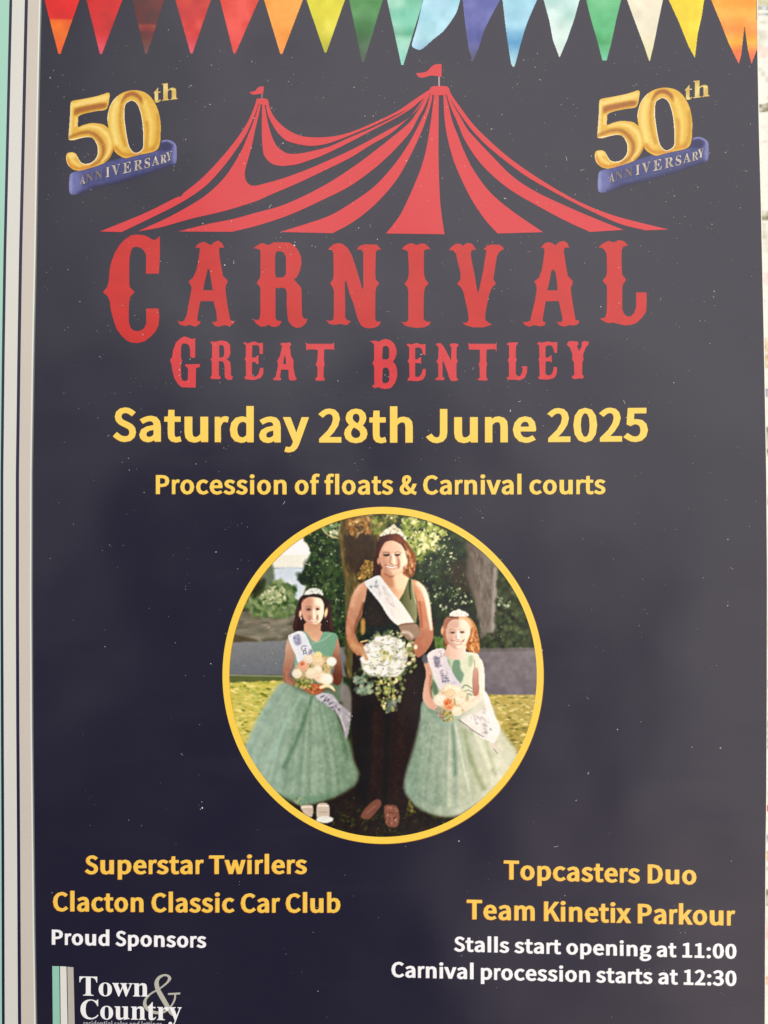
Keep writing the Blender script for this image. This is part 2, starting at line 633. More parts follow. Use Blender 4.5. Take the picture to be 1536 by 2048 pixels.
A, B, C3 = (lambda p: TL(0, 0, 3, p)), (lambda p: TL(512, 0, 3, p)), (lambda p: TL(1024, 0, 3, p))
pennant(tri(90, 158, 119, 108), [(-60, (222, 70, 58)), (36, (226, 76, 62)), (41, (240, 122, 60)), (70, (242, 132, 62)), (108, (238, 105, 66))], 'red pennant with an orange tip', 0, 1)
pennant(tri(174, 244, 202, 108), [(-60, (196, 62, 56)), (20, (216, 74, 64)), (50, (206, 66, 60)), (75, (214, 80, 84)), (108, (222, 100, 118))], 'dusky red pennant', 8, 4)
pennant(tri(266, 328, 292.5, 108), [(-60, (120, 74, 52)), (30, (112, 70, 52)), (46, (110, 66, 54)), (51, (150, 88, 80)), (60, (138, 78, 70)), (66, (112, 72, 60)), (108, (122, 98, 98))], 'dark brown pennant', 8, 7)
pennant(tri(352, 421, 383, 107), [(-60, (196, 74, 66)), (20, (206, 84, 76)), (60, (216, 84, 80)), (108, (222, 100, 118))], 'muted red pennant', 9, 10)
pennant(tri(441, 517, 469, 107), [(-60, (226, 92, 84)), (60, (232, 96, 88)), (108, (230, 92, 92))], 'coral red pennant', 0, 13)
pennant(tri(529, 605, 562.7, 108), [(-60, (250, 166, 84)), (50, (252, 172, 92)), (108, (240, 150, 84))], 'light orange pennant', 4, 16)
pennant(tri(614, 689, 651, 105), [(-60, (206, 200, 70)), (20, (222, 216, 78)), (60, (224, 216, 90)), (105, (190, 190, 62))], 'yellow green pennant', 6, 19)
pennant(tri(699, 765, 726, 124), [(-60, (92, 146, 92)), (20, (94, 150, 96)), (60, (80, 128, 84)), (124, (94, 104, 96))], 'dark green pennant', 8, 22)
pennant(tri(775, 846, 804.7, 130), [(-60, (120, 190, 156)), (8, (150, 210, 184)), (30, (160, 220, 198)), (50, (150, 212, 188)), (68, (112, 178, 146)), (78, (140, 204, 178)), (130, (160, 220, 206))], 'mint green pennant', 34, 25)
pennant([(842, -60), (934, -60)] + smooth([(920.3, 0), (912, 26.7), (888.7, 60), (865.3, 80), (842, 99.3), (828.7, 96.7), (823.7, 90), (832, 60), (840.3, 26.7), (845.3, 0)], 4, False).tolist(),
        [(-60, (168, 214, 232)), (40, (176, 222, 236)), (75, (182, 226, 236)), (100, (156, 196, 222))], 'pale blue pennant curling to one side', 18, 28)
pennant([(922, -60), (1004, -60)] + B([(1465, 0), (1420, 80), (1370, 180), (1335, 290), (1300, 372), (1275, 290), (1252, 120), (1240, 0)]),
        [(-60, (112, 116, 178)), (40, (118, 122, 180)), (85, (106, 110, 168)), (124, (98, 98, 116))], 'violet blue pennant', 4, 31)
pennant([(996, -60), (1090, -60)] + smooth([(1074, 0), (1054, 46.7), (1040.7, 90), (1030, 130), (1026, 134), (1022, 126), (1012, 60), (1005, 0)], 4, False).tolist(),
        [(-60, (176, 222, 238)), (50, (170, 216, 236)), (85, (112, 170, 212)), (110, (160, 210, 232)), (134, (196, 228, 234))], 'sky blue pennant with a darker fold', 16, 34)
pennant([(1078, -60), (1172, -60)] + C3([(405, 0), (375, 110), (330, 240), (285, 347), (245, 240), (225, 130), (190, 0)]),
        [(-60, (160, 214, 206)), (20, (196, 228, 222)), (80, (214, 236, 226)), (116, (226, 238, 234))], 'white green pennant', 18, 37)
pennant([(1165, -60), (1252, -60)] + C3([(655, 0), (625, 120), (595, 260), (568, 362), (542, 362), (510, 240), (475, 120), (445, 0)]),
        [(-60, (110, 186, 130)), (60, (116, 196, 142)), (86, (92, 168, 112)), (120, (140, 214, 180))], 'fresh green pennant', 10, 40)
pennant([(1234, -60), (1332, -60)] + C3([(905, 0), (880, 120), (850, 270), (827, 367), (822, 365), (790, 270), (730, 110), (690, 0)]),
        [(-60, (240, 230, 206)), (60, (238, 232, 208)), (122, (226, 222, 170))], 'cream pennant', 6, 43)
pennant([(1320, -60), (1418, -60)] + C3([(1152, 0), (1140, 90), (1115, 200), (1097, 347), (1060, 280), (1000, 130), (940, 0)]),
        [(-60, (240, 214, 70)), (60, (244, 220, 84)), (115, (236, 212, 74))], 'bright yellow pennant', 3, 46)
pennant([(1392, -60), (1512, -60), (1513, 0), (1513.5, 40), (1514, 94)] + C3([(1472, 290), (1455, 335), (1437, 384), (1415, 300), (1395, 152), (1375, 330), (1360, 384), (1300, 260), (1245, 120), (1195, 0)]),
        [(-60, (250, 168, 84)), (30, (250, 174, 84)), (60, (246, 156, 90)), (85, (250, 184, 84)), (105, (240, 130, 86)), (128, (230, 110, 96))], 'orange pennant with two points', 8, 49)

# ------------------------------------------------------------------ the circus tent
RED = ink((219, 90, 93), .075)
RED2 = ink((204, 81, 76), .075)
RED3 = ink((215, 88, 91), .07)
tent = empty('circus_tent', booklet)
canopy = [
    [(897, 177, 1), (903.7, 191), (918, 211), (945.4, 247.6), (979, 281.5), (1024, 320), (1087, 363), (1157, 403), (1224, 430), (1291, 448), (1337, 459, 1), (1291, 460.7, 1), (1237, 446.7), (1167, 415), (1094, 376.7), (1044, 346.7), (979, 296), (949, 266), (927, 238), (907, 208), (895, 187, 1)],
    [(896, 187, 1), (907, 211), (920, 233), (935, 259), (950, 276), (981, 309), (1024, 352), (1070.7, 383), (1134, 413), (1197, 440), (1247, 459.8, 1), (1180, 464, 1), (1134, 443), (1084, 416.7), (1024, 382), (985, 351), (955, 319), (929, 279), (914, 243), (902, 216), (892.5, 187, 1)],
    [(891, 188, 1), (897, 211), (905, 243.7), (916.7, 273.6), (927, 300), (945, 336.7), (978.7, 383), (1024, 422), (1084.5, 463.3, 1), (1084, 464.6, 1), (995, 467, 1), (968.7, 437.5), (942, 397), (919, 350), (905, 314), (894.6, 273.6), (889, 237), (886.6, 188, 1)],
    [(877.6, 188, 1), (877, 267), (877, 316.7), (880, 400), (885, 443), (889, 468.6, 1), (772, 467, 1), (799, 432), (818, 394), (834, 357), (843.7, 331), (853, 296), (862.5, 237), (868.5, 188, 1)],
    [(865, 188, 1), (863, 203), (858, 221.6), (848, 251), (834, 284), (815.6, 321.6), (797, 354), (773, 385), (740.6, 417.6), (703, 446), (665, 466.5, 1), (560, 464, 1), (612, 448), (662, 430), (712, 400), (752, 370), (788.7, 329), (813.9, 293), (832, 261), (842.5, 239.8), (853, 217), (861, 188, 1)],
    [(860, 188, 1), (849, 213.7), (837, 234.6), (823, 260.6), (806, 281.5), (779, 310), (745, 340), (698.7, 373), (645, 400), (578.7, 430), (512, 452), (463, 463.8, 1), (356.7, 463, 1), (416.7, 448), (466.7, 438), (512, 425.5), (562, 411.7), (612, 390), (662, 363), (712, 330), (752, 300), (785, 274), (819, 245), (836, 221.6), (856, 188, 1)],
    [(856.5, 188, 1), (834.7, 219), (811, 242), (780, 268), (745, 288), (698.7, 316.7), (645, 343), (595, 366.7), (545, 388), (512, 402.5), (450, 421.7), (383, 437.5), (320, 455), (276.7, 462.7, 1), (300, 451.7), (333, 436.7), (376.7, 413), (416.7, 386.7), (453, 350), (482, 303), (494, 276), (503.4, 253), (511, 232), (519, 205, 1), (522, 205, 1), (520, 218), (516.5, 235), (510, 262), (504.7, 288), (497, 316), (490, 343), (490.5, 356), (495, 366), (503, 371.3, 1), (512, 371.5), (562, 358), (612, 340), (652, 323), (698.7, 301.7), (745, 277.5), (780, 258), (799.5, 247.5), (823, 230.7), (853.5, 188, 1)],
    [(514, 196, 1), (510, 210), (499.5, 236), (487.8, 257), (466.7, 286.7), (433, 326.7), (400, 360), (366.7, 386.7), (363, 392.7, 1), (353, 395), (300, 421.7), (250, 443), (200, 463, 1), (243, 464.3, 1), (300, 437), (360, 406.7), (410, 373), (450, 330), (481, 287), (493, 267.5), (503.4, 245), (512.5, 222), (517.5, 206, 1)],
    [(524.4, 206, 1), (523.6, 264), (525.6, 298), (528.5, 310.5), (536, 321.5), (546, 328.5), (562, 332), (579, 331), (597, 328), (618, 321), (645, 311), (695, 287), (745, 260.5), (795, 234.5), (828.7, 212.5), (855, 186, 1), (849, 189, 1), (826, 210.5), (795, 231), (745, 256), (695, 277), (662, 292), (629.7, 301), (603.7, 306.5), (586, 308), (573.8, 306.5), (563, 300.5), (553, 291.5), (545, 276), (538.6, 256), (534, 236), (528.5, 206, 1)],
    [(533, 203, 1), (537.5, 209), (543.8, 226.4), (554, 241), (570, 256), (588, 266.8), (605, 272.6), (620.6, 274.6), (649, 274.6), (680, 270.5), (712, 260.5), (752, 243.5), (795, 222.5), (828.7, 199.5), (858, 180, 1), (861, 184, 1), (843.8, 199.5), (823, 214), (796, 228), (745, 252), (698.7, 271.5), (666, 284), (642.8, 290), (620.6, 292), (603.7, 290), (586, 286), (572.4, 281), (563, 273.5), (553, 262), (544, 247.5), (536, 230), (530.5, 206, 1)],
]
for i, c in enumerate(canopy):
    flat('canopy_stripe', [smooth(c, 6)], RED, tent, 1 + .12 * i)
flat('peak_cap', [smooth([(859.4, 179), (864.6, 173.2), (879, 172.4), (893.3, 173), (898.5, 178), (898, 186), (889.4, 191, 1), (868.5, 190.5, 1), (859, 188)], 4)], RED, tent, 2.6)
flat('peak_cap', [smooth([(512.5, 202), (514.5, 198), (523, 197.3), (534, 198.2), (537.5, 205), (537, 209.5), (531, 210.8, 1), (519, 208.8, 1), (511, 209)], 4)], RED, tent, 2.6)
Z6 = lambda p: TL(780, 120, 7.68, p)
Z5 = lambda p: TL(480, 160, 7.68, p)
flat('flag', [smooth(Z6([(792, 63, 1), (791, 262, 1), (740, 252), (640, 240), (560, 258), (500, 272), (440, 260), (398, 204, 1), (470, 198), (530, 188), (580, 165), (630, 110), (690, 70)]), 4)], RED, tent, 1)
flat('flag', [smooth(Z5([(370, 103, 1), (352, 222, 1), (300, 214), (200, 226), (143, 188, 1), (190, 180), (240, 163), (270, 122), (312, 102)]), 4)], RED, tent, 1)
GREYPINK = ink((196, 160, 164), .07)
flat('flagpole', [Z6([(742, 250), (764, 250), (766, 408), (742, 408)])], GREYPINK, tent, 1)
flat('flagpole', [Z5([(327, 214), (346, 214), (346, 300), (330, 300)])], ink((160, 132, 138), .07), tent, 1)

# ------------------------------------------------------------------ the carnival lettering
TITLE = [
    (190, 450, 5.12, [[(665,115),(665,300),(655,498),(522,498),(524,310),(505,265),(470,235),(425,222),(385,232),(368,270),(352,350),(350,480),(352,600),(358,640),(408,688),(365,730),(350,780),(345,900),(348,1000),(365,1055),(395,1080),(430,1088),(470,1080),(505,1055),(525,1010),(525,855),(652,855),(660,940),(650,1030),(620,1090),(570,1145),(510,1190),(440,1210),(370,1203),(320,1180),(265,1125),(220,1060),(190,970),(165,880),(152,780),(130,730),(82,688),(130,630),(142,560),(150,460),(170,370),(205,280),(255,200),(310,145),(370,105),(430,98),(500,105),(550,125),(590,152),(620,150),(645,130)]]),
    (190, 450, 5.12, [[(1030,235),(1045,205),(1085,178),(1120,172),(1160,195),(1190,205),(1220,175),(1260,160),(1300,185),(1322,232),(1275,232),(1270,265),(1280,350),(1295,440),(1310,520),(1358,570),(1350,605),(1335,630),(1342,720),(1362,850),(1385,970),(1410,990),(1435,982),(1420,1010),(1375,1038),(1325,1025),(1270,1042),(1230,1035),(1195,992),(1230,995),(1250,980),(1245,900),(1220,800),(1218,780),(1080,780),(1065,850),(1048,960),(1050,985),(1085,985),(1070,1015),(1030,1042),(970,1022),(920,1035),(870,1020),(845,978),(880,990),(910,985),(940,920),(965,780),(985,680),(990,635),(960,580),(1010,530),(1040,460),(1065,330),(1075,240),(1060,232)], [(1158,445),(1175,470),(1195,600),(1205,668),(1108,668),(1120,600),(1140,510)]]),
    (490, 450, 5.12, [[(85,240),(120,215),(160,190),(190,185),(225,205),(260,200),(290,178),(450,178),(500,205),(545,260),(575,330),(578,400),(560,480),(530,535),(500,560),(535,595),(575,645),(580,700),(580,800),(585,930),(605,960),(640,960),(620,1010),(580,1045),(530,1055),(485,1035),(445,985),(435,930),(425,800),(430,700),(415,650),(385,643),(315,645),(312,700),(312,950),(330,980),(378,985),(350,1030),(310,1045),(270,1040),(240,1020),(210,1040),(160,1040),(115,1010),(85,965),(125,975),(150,960),(158,900),(158,640),(120,592),(155,540),(158,480),(158,260),(120,240)], [(315,280),(340,268),(380,272),(405,295),(420,330),(420,500),(395,535),(320,540),(308,500),(308,330)]]),
    (490, 450, 5.12, [[(848,250),(880,220),(910,195),(960,185),(1000,195),(1050,235),(1090,300),(1130,415),(1165,530),(1190,620),(1203,660),(1212,640),(1212,280),(1190,252),(1145,252),(1170,215),(1230,198),(1300,200),(1350,200),(1395,250),(1360,255),(1340,275),(1333,500),(1340,560),(1375,595),(1345,640),(1335,680),(1333,960),(1345,990),(1392,990),(1370,1030),(1320,1055),(1260,1058),(1210,1045),(1180,1015),(1150,950),(1110,800),(1070,700),(1038,575),(1022,575),(1025,800),(1025,940),(1045,975),(1085,985),(1050,1020),(1020,1025),(985,1012),(940,1018),(900,1022),(860,1010),(832,970),(870,985),(905,970),(910,900),(910,680),(900,640),(872,598),(905,550),(908,480),(905,290),(890,255)]]),
    (770, 450, 5.12, [[(172,245),(200,215),(240,192),(285,188),(320,208),(360,190),(410,192),(440,220),(468,245),(430,250),(400,260),(398,350),(398,500),(412,555),(448,600),(410,640),(400,690),(395,800),(395,960),(420,990),(470,992),(450,1025),(400,1048),(330,1055),(260,1045),(205,1032),(168,992),(215,998),(240,965),(238,800),(240,690),(232,640),(200,603),(235,550),(245,480),(240,350),(235,270),(210,258)]]),
    (770, 450, 5.12, [[(655,258),(690,215),(730,192),(770,192),(795,215),(835,185),(885,190),(910,215),(932,255),(890,255),(878,290),(885,360),(905,450),(925,550),(938,640),(952,705),(968,640),(985,560),(1005,470),(1025,340),(1040,260),(1010,250),(1045,210),(1090,200),(1170,202),(1200,220),(1220,245),(1170,275),(1145,320),(1130,420),(1115,520),(1110,555),(1135,600),(1090,650),(1065,720),(1040,840),(1025,930),(1028,975),(1060,1000),(1095,1020),(1050,1035),(1010,1048),(900,1048),(830,1028),(790,1000),(840,1000),(858,960),(845,870),(820,760),(805,690),(780,640),(740,605),(775,550),(770,480),(745,380),(728,300),(700,262)]]),
    (1030, 450, 5.12, [[(265,232),(300,190),(345,175),(390,190),(415,210),(450,175),(500,162),(535,185),(555,230),(510,232),(498,260),(515,380),(540,520),(592,575),(585,610),(570,640),(578,720),(600,860),(620,970),(662,985),(640,1020),(600,1030),(555,1025),(510,1042),(460,1030),(428,992),(475,995),(488,960),(470,880),(448,780),(315,780),(300,860),(285,950),(282,985),(315,1000),(300,1030),(255,1038),(195,1025),(150,1042),(100,1025),(78,992),(120,995),(155,980),(180,880),(205,770),(222,660),(220,620),(195,580),(245,540),(275,460),(295,330),(303,260),(290,235)], [(390,450),(415,490),(430,580),(435,670),(330,668),(350,590),(370,480)]]),
    (1030, 450, 5.12, [[(855,228),(900,190),(955,162),(1010,180),(1060,155),(1110,165),(1140,190),(1155,212),(1110,220),(1092,255),(1090,350),(1095,500),(1105,520),(1138,560),(1105,610),(1098,640),(1098,860),(1115,910),(1150,938),(1190,932),(1220,900),(1240,840),(1240,690),(1345,690),(1348,780),(1342,890),(1300,950),(1240,1005),(1180,1025),(1120,1028),(1060,1015),(1010,1000),(950,1005),(905,985),(870,958),(920,950),(938,900),(942,700),(940,620),(895,572),(935,520),(942,470),(938,300),(920,260),(890,235)]]),
]
TOWN = [
    (330, 660, 4.2667, [[(258,70),(258,232),(245,240),(215,232),(215,165),(205,130),(180,115),(150,115),(138,140),(136,240),(148,262),(136,290),(138,400),(150,432),(180,435),(195,420),(197,330),(170,302),(175,293),(300,290),(298,315),(265,325),(262,490),(215,492),(140,488),(110,460),(80,410),(62,340),(55,290),(42,258),(62,230),(70,170),(95,105),(140,65),(170,55),(205,68),(230,78)]]),
    (330, 660, 4.2667, [[(385,100),(430,100),(480,88),(530,100),(555,125),(558,200),(545,235),(525,250),(555,270),(562,320),(562,385),(580,400),(570,425),(535,425),(510,405),(508,300),(495,268),(460,265),(460,385),(478,405),(465,420),(395,418),(387,400),(400,385),(400,270),(388,250),(402,235),(402,125)], [(463,130),(490,128),(505,150),(505,215),(490,235),(462,235)]]),
    (330, 660, 4.2667, [[(665,110),(690,105),(700,115),(760,98),(800,112),(836,110),(836,205),(808,205),(806,145),(790,128),(745,130),(742,235),(770,235),(785,220),(798,215),(798,290),(780,290),(768,270),(742,275),(742,395),(775,398),(800,370),(810,325),(840,322),(838,375),(815,410),(760,428),(685,420),(678,400),(692,390),(690,265),(678,248),(690,230),(690,130)]]),
    (330, 660, 4.2667, [[(980,122),(1000,108),(1030,112),(1060,105),(1082,125),(1065,135),(1075,220),(1098,262),(1095,310),(1110,395),(1125,415),(1110,430),(1065,430),(1055,410),(1055,345),(1045,338),(990,338),(982,400),(990,425),(975,430),(930,428),(922,415),(945,400),(965,300),(958,262),(980,225),(1000,135)], [(1022,210),(1030,240),(1035,290),(1008,290),(1015,240)]]),
    (330, 660, 4.2667, [[(1200,105),(1218,118),(1430,118),(1442,105),(1445,172),(1430,165),(1358,165),(1355,250),(1362,295),(1355,320),(1352,400),(1365,415),(1358,432),(1290,432),(1282,415),(1300,400),(1302,320),(1286,295),(1300,260),(1305,168),(1225,165),(1208,175)]]),
    (720, 660, 5.4857, [[(108,120),(180,118),(200,130),(240,108),(280,98),(330,110),(375,150),(400,210),(402,260),(385,310),(360,345),(390,380),(408,440),(408,510),(385,580),(340,635),(280,648),(225,640),(205,625),(170,638),(145,632),(135,605),(158,600),(155,400),(135,362),(155,330),(155,160),(140,140)], [(250,190),(275,172),(305,180),(320,210),(320,300),(305,322),(250,322),(243,300)], [(250,425),(275,410),(305,418),(322,450),(322,550),(300,580),(255,585),(243,555)]]),
    (720, 660, 5.4857, [[(510,160),(530,148),(560,160),(620,142),(665,158),(718,155),(718,275),(690,270),(682,215),(655,190),(605,195),(605,320),(630,322),(655,300),(670,300),(670,375),(650,362),(605,362),(605,510),(640,518),(670,490),(690,430),(722,425),(718,500),(690,545),(630,562),(530,555),(520,530),(545,520),(540,365),(522,340),(540,310),(540,190)]]),
    (720, 660, 5.4857, [[(832,160),(850,145),(885,145),(910,170),(945,230),(1000,340),(1003,190),(980,165),(1000,148),(1055,148),(1085,165),(1060,190),(1058,310),(1075,340),(1058,370),(1058,520),(1080,545),(1050,560),(1005,560),(980,530),(960,460),(915,340),(905,345),(905,510),(930,530),(920,550),(835,550),(825,535),(858,515),(860,380),(838,345),(858,310),(862,190)]]),
    (720, 660, 5.4857, [[(1188,140),(1205,152),(1485,152),(1498,130),(1498,235),(1480,210),(1388,215),(1385,340),(1395,370),(1385,410),(1385,520),(1403,540),(1390,555),(1300,552),(1292,540),(1315,520),(1312,410),(1302,375),(1315,340),(1315,215),(1210,215),(1195,215)]]),
    (960, 660, 5.4857, [[(290,155),(320,138),(415,135),(412,155),(395,170),(392,300),(405,325),(392,355),(392,480),(415,510),(440,505),(460,470),(468,420),(455,405),(480,395),(518,400),(515,470),(490,525),(440,552),(380,545),(305,545),(290,525),(318,510),(318,365),(305,335),(320,300),(318,170)]]),
    (960, 660, 5.4857, [[(622,150),(650,130),(680,140),(740,125),(790,135),(848,132),(845,250),(815,250),(805,205),(785,170),(740,168),(718,185),(718,300),(745,305),(770,285),(785,275),(788,360),(765,342),(718,345),(718,480),(745,502),(780,490),(802,450),(808,405),(845,408),(842,480),(815,525),(745,545),(650,540),(635,520),(655,505),(650,345),(640,320),(652,300),(648,165)]]),
    (960, 660, 5.4857, [[(952,160),(970,125),(1020,122),(1075,130),(1080,155),(1065,175),(1085,235),(1115,180),(1115,140),(1140,120),(1195,130),(1190,160),(1160,190),(1130,270),(1135,330),(1122,360),(1120,490),(1140,505),(1130,535),(1080,530),(1050,540),(1010,530),(1010,505),(1035,495),(1030,350),(1010,325),(1015,270),(985,190)]]),
]


def red_worn(base, seed):
    """the red lettering is printed with a worn, blotchy texture"""
    def f(V):
        r = np.random.RandomState(seed)
        return np.clip(base[None] * (1 + r.uniform(-.05, .08, (len(V), 1))), 0, 1)
    return f


title = empty('carnival_lettering', booklet)
for k, (ox, oy, s, loops) in enumerate(TITLE):
    flat('letter', [np.array(TL(ox, oy, s, l)) for l in loops], red_worn(RED2, k), title, 1)
town = empty('village_lettering', booklet)
for k, (ox, oy, s, loops) in enumerate(TOWN):
    flat('letter', [np.array(TL(ox, oy, s, l)) for l in loops], red_worn(RED3, 50 + k), town, 1)

